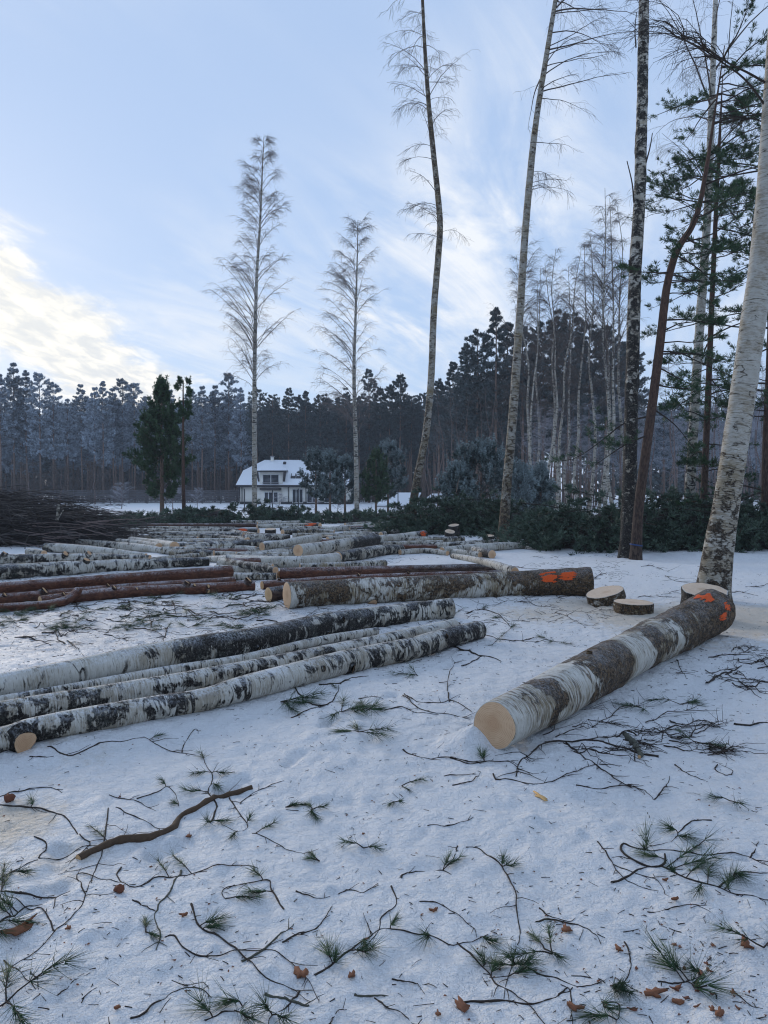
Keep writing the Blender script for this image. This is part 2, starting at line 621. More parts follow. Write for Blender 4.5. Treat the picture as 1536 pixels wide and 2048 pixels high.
def make_end_grain(name, c0, c1, c2):
    g, b = material(name)
    v, dk = bark_coords(g, False)
    rnd = g.n('ShaderNodeObjectInfo').outputs['Random']
    warp = g.noise(g.vmath('ADD', v, g.xyz(rnd, rnd, 0.0)), 7.0, 3, 0.5)
    r = g.math('ADD', g.vmath('LENGTH', v), g.math('MULTIPLY', warp, 0.012))
    rings = g.math('SINE', g.math('ADD', g.math('MULTIPLY', r, 620.0), g.math('MULTIPLY', g.noise(v, 22.0, 2), 5.0)))
    rr = g.math('MULTIPLY', g.ss(rings, 0.2, 1.0), g.ss(g.noise(v, 30.0, 3, 0.6), 0.3, 0.7))
    col = g.mix(g.noise(v, 9.0, 5, 0.65), c0, c1)
    col = g.mix(g.math('MULTIPLY', g.ss(g.noise(v, 6.0, 3, 0.6), 0.52, 0.75), 0.35), col, c2)
    col = g.mix(g.math('MULTIPLY', rr, 0.75), col, c2)
    col = g.mix(g.math('MULTIPLY', g.ss(g.math('ADD', r, g.math('MULTIPLY', g.math('SUBTRACT', g.noise(v, 12.0, 3), 0.5), 0.09)), 0.10, 0.02), 0.45), col, c2)
    x, y, z = g.sep(v)
    saw = g.noise(g.xyz(g.math('MULTIPLY', g.math('ADD', x, g.math('MULTIPLY', y, 0.4)), 260.0), g.math('MULTIPLY', y, 12.0), 0.0), 1.0, 2)
    col = g.mix(g.math('MULTIPLY', g.ss(saw, 0.45, 0.7), 0.22), col, c2)
    g.l(col, b.inputs['Base Color'])
    bump(g, b, saw, 0.004, 0.5)


def make_needles(name, c0, c1, frost, fcol=(0.50, 0.57, 0.66)):
    g, b = material(name)
    tip = g.n('ShaderNodeAttribute', attribute_name='tip').outputs['Fac']
    rn = g.n('ShaderNodeAttribute', attribute_name='rnd').outputs['Fac']
    ob = g.n('ShaderNodeObjectInfo').outputs['Random']
    col = g.mix(rn, c0, c1)
    if frost:
        k = g.math('ADD', g.math('MULTIPLY', tip, 0.55), g.math('ADD', g.math('MULTIPLY', rn, 0.5), g.math('MULTIPLY', ob, 0.25)))
        col = g.mix(g.math('MULTIPLY', g.ss(k, 0.25, 1.05), frost), col, fcol)
    g.l(col, b.inputs['Base Color'])
    b.inputs['Roughness'].default_value = 0.6


def make_snow():
    g, b = material('snow')
    p = g.n('ShaderNodeNewGeometry').outputs['Position']
    saw = g.n('ShaderNodeAttribute', attribute_name='saw').outputs['Fac']
    dirt = g.n('ShaderNodeAttribute', attribute_name='dirt').outputs['Fac']
    col = g.mix(g.noise(p, 1.3, 5, 0.6), (0.85, 0.86, 0.87), (0.93, 0.935, 0.94))
    x, y, z = g.sep(p)
    sn = g.noise(p, 11.0, 5, 0.72)
    grain = g.noise(p, 170.0, 2, 0.7)
    f = g.ss(g.math('ADD', g.math('MULTIPLY', saw, 1.35), g.math('MULTIPLY', g.math('SUBTRACT', sn, 0.5), 1.4)), 0.22, 0.9)
    f = g.math('MULTIPLY', f, g.lin(grain, 0.3, 0.7, 0.45, 1.0))
    col = g.mix(g.math('MULTIPLY', f, 0.8), col, g.mix(grain, (0.50, 0.36, 0.20), (0.68, 0.55, 0.36)))
    # needles, bark dust and soil trodden into the snow
    sp = g.noise(g.xyz(g.math('MULTIPLY', x, 1.0), g.math('MULTIPLY', y, 0.8), z), 62.0, 3, 0.75)
    sp2 = g.noise(p, 2.4, 4, 0.65)
    th = g.math('SUBTRACT', 0.80, g.math('ADD', g.math('MULTIPLY', dirt, 0.24), g.math('MULTIPLY', g.ss(sp2, 0.45, 0.8), 0.10)))
    s = g.ss(sp, th, g.math('ADD', th, 0.05))
    col = g.mix(g.math('MULTIPLY', s, 0.85), col, g.mix(grain, (0.05, 0.035, 0.028), (0.13, 0.085, 0.06)))
    grey = g.ss(g.math('ADD', g.math('MULTIPLY', dirt, 0.6), g.math('SUBTRACT', g.noise(p, 5.0, 5, 0.7), 0.5)), 0.12, 0.75)
    col = g.mix(g.math('MULTIPLY', grey, 0.35), col, (0.48, 0.48, 0.50))
    g.l(col, b.inputs['Base Color'])
    b.inputs['Roughness'].default_value = 0.55
    b.inputs['Specular IOR Level'].default_value = 0.2
    h = g.math('ADD', g.math('MULTIPLY', g.noise(p, 9.0, 5, 0.62), 1.0),
               g.math('ADD', g.math('MULTIPLY', g.noise(p, 38.0, 4, 0.7), 0.30), g.math('MULTIPLY', grain, 0.10)))
    bump(g, b, h, 0.11, 1.0)


make_snow()
make_birch_bark('birch_bark', 0.95, 0.62, 0.5)
make_birch_bark('birch_bark_mossy', 0.95, 0.97, 0.6)
make_birch_bark('birch_bark_brown', 0.95, 0.95, 0.22, 1.05, 0.9, 0.94, 0.85, True)
make_birch_bark('birch_bark_tan', 0.66, 1.0, 0.0, 1.0, 1.0, 0.93, 0.55)
make_birch_bark('birch_bark_far', 0.72, 0.7, 0.0, 1.0, 1.0, 0.90)
make_birch_bark('birch_bark_clean', 0.74, 0.80, 0.0, 0.85, 0.9, 0.952, 0.35)
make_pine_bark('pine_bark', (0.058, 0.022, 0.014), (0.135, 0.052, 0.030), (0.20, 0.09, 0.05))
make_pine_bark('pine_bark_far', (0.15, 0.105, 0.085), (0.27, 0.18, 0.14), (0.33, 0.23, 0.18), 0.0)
make_pine_bark('pine_bark_standing', (0.045, 0.026, 0.020), (0.10, 0.050, 0.034), (0.13, 0.075, 0.05), 0.0)
make_end_grain('cut_birch', (0.56, 0.36, 0.21), (0.68, 0.47, 0.30), (0.40, 0.21, 0.10))
make_end_grain('cut_pale', (0.58, 0.43, 0.31), (0.72, 0.57, 0.43), (0.42, 0.27, 0.16))
make_end_grain('cut_pine', (0.60, 0.40, 0.22), (0.70, 0.50, 0.29), (0.45, 0.24, 0.10))
make_needles('needles', (0.018, 0.042, 0.020), (0.060, 0.110, 0.048), 0.0)
make_needles('needles_cut', (0.020, 0.042, 0.024), (0.070, 0.110, 0.060), 0.12, (0.35, 0.42, 0.42))
make_needles('needles_dim', (0.010, 0.024, 0.017), (0.030, 0.052, 0.036), 0.35, (0.25, 0.32, 0.34))
make_needles('needles_rimed', (0.010, 0.024, 0.016), (0.028, 0.052, 0.032), 0.7, (0.36, 0.44, 0.46))
make_needles('needles_frost', (0.020, 0.032, 0.034), (0.040, 0.060, 0.060), 1.0, (0.50, 0.57, 0.66))
make_needles('needles_far', (0.014, 0.026, 0.022), (0.030, 0.046, 0.036), 0.5, (0.26, 0.31, 0.34))
flat('twig', (0.036, 0.027, 0.022), 0.85, 0.5, 60)
flat('brush', (0.040, 0.033, 0.030), 0.85, 0.7, 6)
flat('brush_pale', (0.105, 0.092, 0.085), 0.85, 0.6, 6)
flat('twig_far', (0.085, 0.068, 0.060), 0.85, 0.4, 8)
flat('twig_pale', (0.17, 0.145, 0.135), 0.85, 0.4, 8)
flat('twig_rimed', (0.30, 0.30, 0.33), 0.85, 0.4, 8)
flat('twig_brown', (0.075, 0.048, 0.030), 0.85, 0.5, 60)
flat('sapling_bark', (0.16, 0.12, 0.11), 0.85, 0.4, 8)
flat('lichen_bark', (0.075, 0.075, 0.058), 0.9, 0.6, 90)
flat('leaf', (0.19, 0.080, 0.042), 0.8, 0.5, 70)
flat('bark_chip', (0.15, 0.058, 0.034), 0.85, 0.5, 60)
flat('wood_chip', (0.58, 0.36, 0.15), 0.8, 0.3, 60)
flat('plaster', (0.80, 0.77, 0.70), 0.9, 0.08, 1.5)
flat('trim_dark', (0.045, 0.042, 0.045), 0.6, 0.2, 3)
flat('frame_white', (0.60, 0.60, 0.60), 0.5, 0.1, 3)
flat('roof_snow', (0.80, 0.82, 0.85), 0.6, 0.04, 0.8)
flat('metal', (0.30, 0.30, 0.31), 0.4, 0.2, 3)
flat('fence_wood', (0.105, 0.100, 0.105), 0.85, 0.3, 2)
flat('post_dark', (0.05, 0.05, 0.055), 0.7, 0.2, 3)
flat('blue_tape', (0.025, 0.06, 0.17), 0.6, 0.2, 30)
flat('moss', (0.040, 0.062, 0.018), 0.95, 0.6, 60)
g_, b_ = material('glass')
b_.inputs['Base Color'].default_value = (0.025, 0.032, 0.045, 1)
b_.inputs['Roughness'].default_value = 0.08
b_.inputs['Specular IOR Level'].default_value = 0.6
g_, b_ = material('spray_paint')
p_ = g_.n('ShaderNodeTexCoord').outputs['Object']
g_.l(g_.mix(g_.noise(p_, 60, 4, 0.7), (0.42, 0.045, 0.010), (0.80, 0.13, 0.025)), b_.inputs['Base Color'])

# ------------------------------------------------------------------ the snow-covered ground
BUMPS += [(0.565, 4.60, 0.11, 0.12), (0.47, 4.68, 0.13, 0.06), (0.80, 4.55, 0.10, 0.03)]




def lay_prints():
    g = np.random.default_rng(33)
    out = []
    tracks = [((-1.6, 2.3), (1.2, 8.3)), ((1.9, 2.2), (.35, 5.4)), ((.9, 9.0), (2.6, 16.5)), ((2.5, 9.3), (5.2, 18.0)), ((-4.5, 7.6), (.8, 8.6)), ((-1.0, 2.2), (-2.0, 4.2)), ((2.3, 4.2), (4.6, 6.6)), ((3.4, 11.5), (1.0, 13.0))]
    for (a, b) in tracks:
        a, b = np.array(a), np.array(b)
        d = nrm(b - a)
        side = np.array([-d[1], d[0]])
        L = np.linalg.norm(b - a)
        for i in range(int(L / .62)):
            p = a + d * (i * .62 + g.normal(0, .07)) + side * ((.10 if i % 2 else -.10) + g.normal(0, .05))
            u = nrm(d + side * g.normal(0, .2))
            dep = -g.uniform(.018, .036)
            for t, r in ((-.09, .045), (0, .048), (.09, .055)):
                out.append((p[0] + u[0] * t, p[1] + u[1] * t, r, dep))
            for k in range(2):      # pushed-up crumbs beside the print
                q = p + g.normal(0, .13, 2)
                out.append((q[0], q[1], g.uniform(.02, .04), g.uniform(.006, .016)))
    for k in range(170):            # clods and crusts kicked loose
        Y = g.uniform(2.2, 15)
        out.append((g.uniform(-.55, .55) * Y, Y, g.uniform(.02, .05), g.uniform(.006, .02)))
    return np.array(out)


PRINTS = lay_prints()


def build_ground():
    r = np.concatenate([np.linspace(0.0, 1.3, 8)[1:], np.geomspace(1.32, 17, 460), np.geomspace(17.3, 60, 110), np.geomspace(62, 900, 50)])
    a = np.concatenate([np.linspace(-180, -42, 46)[:-1], np.linspace(-42, 42, 330), np.linspace(42, 180, 46)[1:-1]])
    a = np.radians(a)
    R, A = np.meshgrid(r, a, indexing='ij')
    X, Y = R * np.sin(A), R * np.cos(A)
    Z = height(X, Y)
    nr, na = R.shape
    V = np.stack([X, Y, Z], -1).reshape(-1, 3)
    idx = np.arange(nr * na).reshape(nr, na)
    p = idx[:-1]
    q = idx[1:]
    F = np.stack([p, q, np.roll(q, -1, 1), np.roll(p, -1, 1)], -1).reshape(-1, 4)[:, ::-1]
    saw = np.zeros(len(V))
    for px, py, rad, s in ((1330, 1235, 1.2, .85), (1480, 1245, 1.4, 1.0), (1200, 1215, 1.1, .75), (1080, 1230, .9, .55), (1430, 1290, .5, .4),
                           (5, 1645, .30, .85), (110, 1480, .22, .35), (150, 1715, .28, .42), (175, 1510, .3, .3),
                           (90, 1560, .4, .22), (1440, 1610, .3, .22), (560, 1170, .6, .3), (800, 1095, 1.5, .3), (960, 1385, .3, .2)):
        g = ground(px, py)
        saw = np.maximum(saw, s * np.exp(-((V[:, 0] - g[0]) ** 2 + (V[:, 1] - g[1]) ** 2) / rad ** 2))
    dirt = 0.10 + 0.12 * vnoise(V[:, 0] * .5, V[:, 1] * .5, 8.8)
    for px, py, rad, s in ((1420, 1930, .45, .75), (1250, 2000, .4, .45), (150, 1270, 2.4, .95), (480, 1215, 2.2, .95), (300, 1160, 5, .9), (50, 1230, 1.6, 1.0),
                           (700, 1110, 6, .7), (1000, 1290, 1.2, .5), (1100, 1180, 2.0, .35), (450, 2000, .5, .35), (900, 2000, .5, .3),
                           (60, 1800, .5, .35), (700, 1060, 12, .9), (250, 1050, 14, .9), (1300, 1520, .8, .35), (1480, 1480, 1, .25)):
        g = ground(px, py)
        dirt = np.maximum(dirt, s * np.exp(-((V[:, 0] - g[0]) ** 2 + (V[:, 1] - g[1]) ** 2) / rad ** 2))
    m = MB()
    m.add(V, F, 0, saw=saw, dirt=dirt)
    c = len(V)
    m.add([[0, 0, float(height(0, 0))]], np.zeros((0, 3), int))
    fan = np.stack([np.roll(idx[0], -1), np.full(na, c), idx[0]], -1)[:, ::-1]
    m.F.append(fan)
    m.mi.append(np.zeros(na, np.int32))
    o = m.build('snow_ground', 'snow')
    tag(o, 'trampled snow covering the clearing', None, None, 'structure')


build_ground()


# ------------------------------------------------------------------ box-like building pieces
def box(m, x0, x1, y0, y1, z0, z1, mat=0):
    V = [(x, y, z) for z in (z0, z1) for y in (y0, y1) for x in (x0, x1)]
    F = [(0, 2, 3, 1), (4, 5, 7, 6), (0, 1, 5, 4), (2, 6, 7, 3), (0, 4, 6, 2), (1, 3, 7, 5)]
    m.add(V, F, mat)


def slab(m, quad, th, mat=0):
    """thick plate: four corners (top face) pushed down by th"""
    q = np.asarray(quad, float)
    V = np.vstack([q, q - np.array([0, 0, th])])
    n = len(q)
    m.add(V, [list(range(n)), [n + i for i in range(n - 1, -1, -1)]] if n != 4 else [[0, 1, 2, 3], [7, 6, 5, 4]], mat)
    m.add(V, [[i, n + i, n + (i + 1) % n, (i + 1) % n] for i in range(n)], mat)


def build_house():
    Y0 = 106.0
    S = FPX / Y0
    ox = (565 - 768) / S

    def X(px):
        return (px - 565) / S

    def Z(py):
        return CAMZ + (HOR - py) / S
    root = empty('house', (ox, Y0, 0), 'white house with snowy half-hipped roof and dormer behind the log piles', 'house')
    zl, zr = Z(972), Z(919)
    xl, xr, dep = X(481), X(700), 9.5
    m = MB()
    box(m, xl, xr, 0, dep, -0.2, zl)
    w = m.build('wall', 'plaster', root, False)
    m = MB()
    box(m, xl - .06, xr + .06, -.06, dep + .06, -.2, .35)
    m.build('plinth', 'trim_dark', root, False)
    # roof: main slopes broken at the sides, snow lying on it
    e = .55
    x0, x1 = xl - e, xr + e
    y0, y1 = -e, dep + e
    ym = dep / 2
    zb = Z(942)
    fb = (zb - zl) / (zr - zl)
    yb0, yb1 = y0 + fb * (ym - y0), y1 + fb * (ym - y1)
    xb0, xb1 = X(480), xr + .05
    r0, r1 = X(519), xr - 2.4
    P = np.array([(x0, y0, zl), (x1, y0, zl), (x1, y1, zl), (x0, y1, zl),
                  (xb0, yb0, zb), (xb1, yb0, zb), (xb1, yb1, zb), (xb0, yb1, zb),
                  (r0, ym, zr), (r1, ym, zr)])
    F4 = [(0, 1, 5, 4), (1, 2, 6, 5), (2, 3, 7, 6), (3, 0, 4, 7), (4, 5, 9, 8), (6, 7, 8, 9)]
    F3 = [(5, 6, 9), (7, 4, 8)]
    m = MB()
    m.add(P + [0, 0, .14], F4)
    m.add(P + [0, 0, .14], F3)
    roof = m.build('roof', 'roof_snow', root, False)
    m = MB()
    box(m, x0 - .04, x1 + .04, y0 - .04, y1 + .04, zl - .16, zl + .12)
    m.build('eave', 'trim_dark', root, False)
    # dormer
    dx0, dx1 = X(520), X(566)
    dz0, dz1 = Z(976), Z(943)
    m = MB()
    box(m, dx0, dx1, -.35, 3.2, dz0, dz1)
    dm = m.build('dormer', 'plaster', root, False)
    a0, a1 = X(514), X(574)
    zt = Z(926)
    D = np.array([(a0, -.9, dz1), (a1, -.9, dz1), (X(558), 1.6, zt), (X(531), 1.6, zt), (a0 + .2, 3.6, dz1 + .15), (a1 - .2, 3.6, dz1 + .15), (X(551), 3.8, zt), (X(538), 3.8, zt)])
    m = MB()
    m.add(D + [0, 0, .12], [(0, 1, 2, 3), (1, 5, 6, 2), (0, 3, 7, 4), (3, 2, 6, 7)])
    m.add(D[[0, 1, 5, 4]] - [0, 0, .02], [(3, 2, 1, 0)])
    m.build('dormer_roof', 'roof_snow', dm, False)
    m = MB()
    box(m, a0, a1, -.95, -.75, dz1 - .12, dz1 + .1)
    slab(m, [(a0, -.9, dz1), (a0 + .35, -.9, dz1), (dx0, -.3, Z(962)), (X(517), -.3, Z(962))], .1)
    slab(m, [(a1 - .35, -.9, dz1), (a1, -.9, dz1), (X(571), -.3, Z(962)), (dx1, -.3, Z(962))], .1)
    m.build('dormer_eave', 'trim_dark', dm, False)

    def window(parent, p0, p1, q0, q1, yf, mull=(), rail=False, name='window'):
        xa, xb, za, zb_ = X(p0), X(p1), Z(q1), Z(q0)
        m = MB()
        f = .09
        for (a, b, c, d) in ((xa - f, xb + f, zb_, zb_ + f), (xa - f, xb + f, za - f, za), (xa - f, xa, za, zb_), (xb, xb + f, za, zb_)):
            box(m, a, b, yf - .09, yf + .05, c, d)
        for t in mull:
            xm = xa + (xb - xa) * t
            box(m, xm - .05, xm + .05, yf - .08, yf + .05, za, zb_)
        wn = m.build(name, 'frame_white', parent, False)
        m = MB()
        box(m, xa, xb, yf - .04, yf + .02, za, zb_)
        m.build('pane', 'glass', wn, False)
        if rail:
            m = MB()
            for zz in (Z(965), Z(968)):
                box(m, xa - .1, xb + .1, yf - .22, yf - .17, zz - .03, zz + .03)
            m.build('rail', 'metal', wn, False)
        return wn
    window(dm, 527.5, 558, 950, 974, -.37, (.5,), True)
    m = MB()
    box(m, X(521), X(563), -.75, 0, Z(980), Z(976))
    m.build('balcony_slab', 'trim_dark', root, False)
    m = MB()
    box(m, X(523), X(562), -.42, .0, -.1, Z(981))
    bay = m.build('bay', 'plaster', root, False)
    window(bay, 531, 545, 985, 1006, -.44, (.5,), name='glass_door')
    window(bay, 549, 556, 985, 1004, -.44)
    window(root, 586, 605, 979, 1005, -.02, (.33, .66))
    window(root, 615, 634, 983, 1004, -.02, (.5,))
    window(root, 650, 668, 983, 1004, -.02, (.5,))
    for a in (484, 577, 612):
        m = MB()
        box(m, X(a) - .05, X(a) + .05, -.14, -.04, 0, zl)
        m.build('downpipe', 'trim_dark', root, False)

    def on_roof(px, py):
        z = Z(py)
        f = (z - zl) / (zr - zl)
        return X(px), y0 + f * (ym - y0), z
    for (p0, p1, q0, q1) in ((580, 590, 950, 959), (591, 601, 950, 959), (559, 565, 925, 929)):
        a, b = on_roof(p0, q1), on_roof(p1, q0)
        m = MB()
        slab(m, [(a[0], a[1], a[2] + .26), (b[0], a[1], a[2] + .26), (b[0], b[1], b[2] + .26), (a[0], b[1], b[2] + .26)], .1)
        sk = m.build('skylight', 'trim_dark', roof, False)
        m = MB()
        slab(m, [(a[0] + .1, a[1] + .3, a[2] + .44), (b[0] - .1, a[1] + .3, a[2] + .44), (b[0] - .1, b[1] - .1, b[2] + .30), (a[0] + .1, b[1] - .1, b[2] + .30)], .03)
        m.build('snow_cover', 'roof_snow', sk, False)
    m = MB()
    cx = X(535)
    box(m, cx - .2, cx + .2, ym - .3, ym + .3, zr - .4, Z(911))
    ch = m.build('chimney', 'plaster', roof, False)
    m = MB()
    box(m, cx - .28, cx + .28, ym - .38, ym + .38, Z(911), Z(911) + .12)
    m.build('cap', 'metal', ch, False)
    m = MB()
    box(m, X(592) - .07, X(592) + .07, ym - .07, ym + .07, zr - .2, Z(915))
    m.build('vent_pipe', 'trim_dark', roof, False)


build_house()


def build_fence():
    Y0 = 113.0
    xa, xb = (-330 - 768) / FPX * Y0, (478 - 768) / FPX * Y0
    root = empty('fence', ((xa + xb) / 2, Y0, 0), 'long grey slatted fence in front of the frosted pine wood, left of house', 'fence')
    n = 22
    W = (xb - xa) / n
    post = MB()
    box(post, -.07, .07, -.07, .07, -.3, 2.05)
    post = post.data('post', 'fence_wood', False)
    pan = MB()
    for k in range(8):
        box(pan, .07, W - .07, -.02, .02, .12 + k * .235, .12 + k * .235 + .175)
    pan = pan.data('slat_panel', 'fence_wood', False)
    for i in range(n + 1):
        x = xa - (xa + xb) / 2 + i * W
        link('post', post, root, (x, 0, 0))
        if i < n:
            link('slat_panel', pan, root, (x, 0, 0))


build_fence()


def build_shelter():
    Y0 = 82.0
    S = FPX / Y0
    root = empty('shelter', ((825 - 768) / S, Y0, 0), 'low open shelter with snow-covered roofs right of the frosty young pines', 'shelter')

    def X(px):
        return (px - 825) / S

    def Z(py):
        return CAMZ + (HOR - py) / S
    for (a, b, za, zb, y0, y1) in ((752, 845, 1009, 985, -.5, 3.0), (842, 905, 1004, 987, .2, 3.4)):
        m = MB()
        slab(m, [(X(a), y0, Z(za)), (X(b - 18), y0, Z(za)), (X(b), y1, Z(zb)), (X(a + 26), y1, Z(zb))], .14)
        rf = m.build('roof', 'roof_snow', root, False)
        m = MB()
        slab(m, [(X(a) + .02, y0 + .02, Z(za) - .145), (X(b - 18) - .02, y0 + .02, Z(za) - .145), (X(b) - .02, y1 - .02, Z(zb) - .145), (X(a + 26) + .02, y1 - .02, Z(zb) - .145)], .08)
        m.build('boards', 'fence_wood', rf, False)
        for q in (a + 30, b - 6):
            m = MB()
            box(m, X(q) - .06, X(q) + .06, y1 - .3, y1 - .18, -.2, Z(zb) - .24)
            m.build('post', 'post_dark', root, False)


build_shelter()

# thin posts of a wire fence in front of the house
for (px, py, h, lb) in ((489, 1022, 1.9, 'thin dark fence post left of the house door, nearest the tall pale birch'),
                        (597, 1022, 1.9, 'thin dark fence post below the right-hand ground floor window of the house'),
                        (545, 1021, 1.8, 'thin dark fence post in front of the house bay'),
                        (796, 1020, 1.7, 'thin dark fence post in front of the snowy shelter roof')):
    g = ground(px, py)
    m = MB()
    P = np.array([[(0, 0, -.2), (0, 0, h)]], float)
    V, F, bc = tubes(P, np.array([[.045, .045]]), 6)
    m.add(V, F)
    P = np.array([[(0, 0, h), (0, 0, h + .03)]], float)
    V, F, bc = tubes(P, np.array([[.052, .02]]), 6)
    m.add(V, F)
    o = m.build('fence_post', 'post_dark', None, True, g)
    tag(o, lb, 'post', 'posts of the wire fence by the house')

# ------------------------------------------------------------------ trees
def trunk_mesh(P, R, sides, n, rough=0.03, dk=None, flare=0.25, seed=0.0, knobs=0.0):
    """stem through P (k,3) with radii R (k): resampled, with bark relief"""
    Q = resample(np.column_stack([P, R]), n)
    P, R = Q[:, :3], Q[:, 3].copy()
    s = np.concatenate([[0], np.cumsum(np.linalg.norm(np.diff(P, axis=0), axis=1))])
    R = R * (1 + flare * np.exp(-s / 0.22))
    V, F, bc = tubes(P[None], R[None], sides)
    th = np.tile(np.arange(sides) / sides * 2 * math.pi, n)
    rad = 1 + rough * fbm(np.cos(th) * 1.6 + seed, np.sin(th) * 1.6, np.repeat(s, sides) * 2.2, 3) + rough * .5 * vnoise(np.cos(th) * 5, np.sin(th) * 5 + seed, np.repeat(s, sides) * 9)
    if knobs:
        rad = rad + knobs * np.clip(vnoise(np.cos(th) * 2 + 9, np.sin(th) * 2, np.repeat(s, sides) * 2.7 + seed) - .45, 0, 1)
    c = np.repeat(P, sides, axis=0)
    V = c + (V - c) * rad[:, None]
    if dk is None:
        dkv = np.zeros(n)
    else:
        dkv = np.interp(s / s[-1], [d[0] for d in dk], [d[1] for d in dk])
    m = MB()
    m.add(V, F, 0, bc=bc, dk=np.repeat(dkv, sides))
    return m, P, R, s


def pixel_stem(pts, Y, top=0.0, lean=0.0):
    """pts (px, py, width px) from the foot up, at distance Y -> points, radii; top = metres added beyond the last"""
    P, R = [], []
    for i, (px, py, w) in enumerate(pts):
        p = at(px, py, Y)
        p[1] += lean * (p[2])
        P.append(p)
        R.append(w / 2 * Y / FPX)
    if top:
        d = nrm(P[-1] - P[-2])
        P.append(P[-1] + d * top * .5 + np.array([0, 0, .02]))
        R.append(R[-1] * .6)
        P.append(P[-2] + d * top + np.array([0, 0, .05]))
        R.append(R[-3] * .12 + .004)
    P, R = np.array(P), np.array(R)
    P[0, 2] = float(height(P[0, 0], P[0, 1])) - .08
    return P, R


def birch_crown(P, R, s, n1, s0, lmax, prof, k2=6, k3=5, bias=None, bw=0.0, r=(.02, .012, .007), e0=(.6, 1.1), e1=(-.5, .3), hang=.6, seed=1, l2=.38, d2=(-.9, .35), d3=(-1.5, -.3)):
    """branch tubes: n1 boughs on the stem from share s0 upwards, drooping twigs on them"""
    g = np.random.default_rng(seed)
    t = np.sort(g.uniform(s0, .985, n1))
    pos = np.stack([np.interp(t * s[-1], s, P[:, i]) for i in range(3)], -1)
    az = g.uniform(-math.pi, math.pi, n1)
    if bias is not None:
        az = np.where(g.uniform(0, 1, n1) < bw, bias + g.normal(0, .5, n1), az)
    u = (t - s0) / (1 - s0)
    L = lmax * np.interp(u, [p[0] for p in prof], [p[1] for p in prof]) * g.uniform(.55, 1.1, n1)
    B1 = curves(pos, az, g.uniform(*e0, n1), g.uniform(*e1, n1), L, 10, .07, g)
    rs = np.interp(t * s[-1], s, R)
    m = MB()
    r1 = np.minimum(np.maximum(L * r[0] * .5, .006), rs * .7)
    V, F, bc = tubes(B1, taper(r1, np.full(n1, r[2] * .6), 10), 5)
    m.add(V, F)
    p2, a2, el2, t2, par = children_of(B1, k2, .18, 1.0, g)
    n2 = len(p2)
    L2 = L[par] * l2 * (1.15 - .6 * t2) * g.uniform(.5, 1.2, n2)
    sgn = np.where(g.uniform(0, 1, n2) < .5, -1, 1)
    B2 = curves(p2, a2 + sgn * g.uniform(.3, 1.0, n2), el2 + g.uniform(-.25, .35, n2), g.uniform(*d2, n2), L2, 6, .12, g)
    V, F, bc = tubes(B2, taper(np.full(n2, r[1] * .42), np.full(n2, r[2] * .36), 6), 4)
    m.add(V, F)
    if k3:
        p3, a3, el3, t3, par3 = children_of(B2, k3, .2, 1.0, g)
        n3 = len(p3)
        B3 = curves(p3, a3 + g.uniform(-1.1, 1.1, n3), el3 + g.uniform(-.4, .2, n3), g.uniform(*d3, n3), hang * g.uniform(.3, 1.1, n3), 5, .1, g)
        V, F, bc = tubes(B3, np.full((n3, 5), r[2] * .34), 3)
        m.add(V, F)
    return m


def plant_birch(name, label, pts, Y, top, crown, dk, group=None, sides=14, n=90, bark='birch_bark_far', twig='twig_far', lean=0., rough=.05, seed=0, knobs=0., cat='tree', flare=.25):
    P, R = pixel_stem(pts, Y, top, lean)
    base = P[0].copy()
    base[2] = float(height(base[0], base[1]))
    root = empty(name, base, label, cat, group)
    m, P2, R2, s = trunk_mesh(P - base, R, sides, n, rough, dk, flare, seed, knobs)
    m.build('trunk', bark, root)
    if crown:
        birch_crown(P2, R2, s, seed=seed + 11, **crown).build('crown', twig, root)
    return root, base


# -- the two slender birches by the house
cr = dict(d2=(-.5, .8), d3=(-1.4, .3), n1=104, s0=.34, lmax=3.7, prof=[(0, .75), (.22, 1), (.5, .72), (.8, .42), (1, .14)], k2=10, k3=6, bias=math.radians(-90), bw=.30, r=(.016, .013, .0105), e0=(.85, 1.25), e1=(.05, .95), hang=.55, l2=.34)
plant_birch('birch_tree', 'tall slender pale birch standing in front of the white house', [(509, 1041, 11), (509, 900, 9.5), (509, 751, 8), (513, 565, 6), (520, 450, 4.5), (525, 336, 2.6), (528, 274, 1.0)], 47.0, 0, cr,
            [(0, .55), (.1, .2), (1, .1)], seed=3, bark='birch_bark_far', twig='twig_pale')
cr = dict(cr, n1=80, s0=.26, lmax=3.6, prof=[(0, .75), (.3, 1), (.7, .6), (1, .2)], bw=.2, e0=(.9, 1.25))
plant_birch('birch_tree', 'shorter slender birch with wide drooping crown beside the frosty young pines', [(714, 1040, 10), (712, 900, 8.5), (708, 751, 7), (711, 637, 5), (714, 536, 3), (716, 440, 1.0)], 48.0, 0, cr,
            [(0, .55), (.1, .2), (1, .1)], seed=5, bark='birch_bark_far', twig='twig_pale')
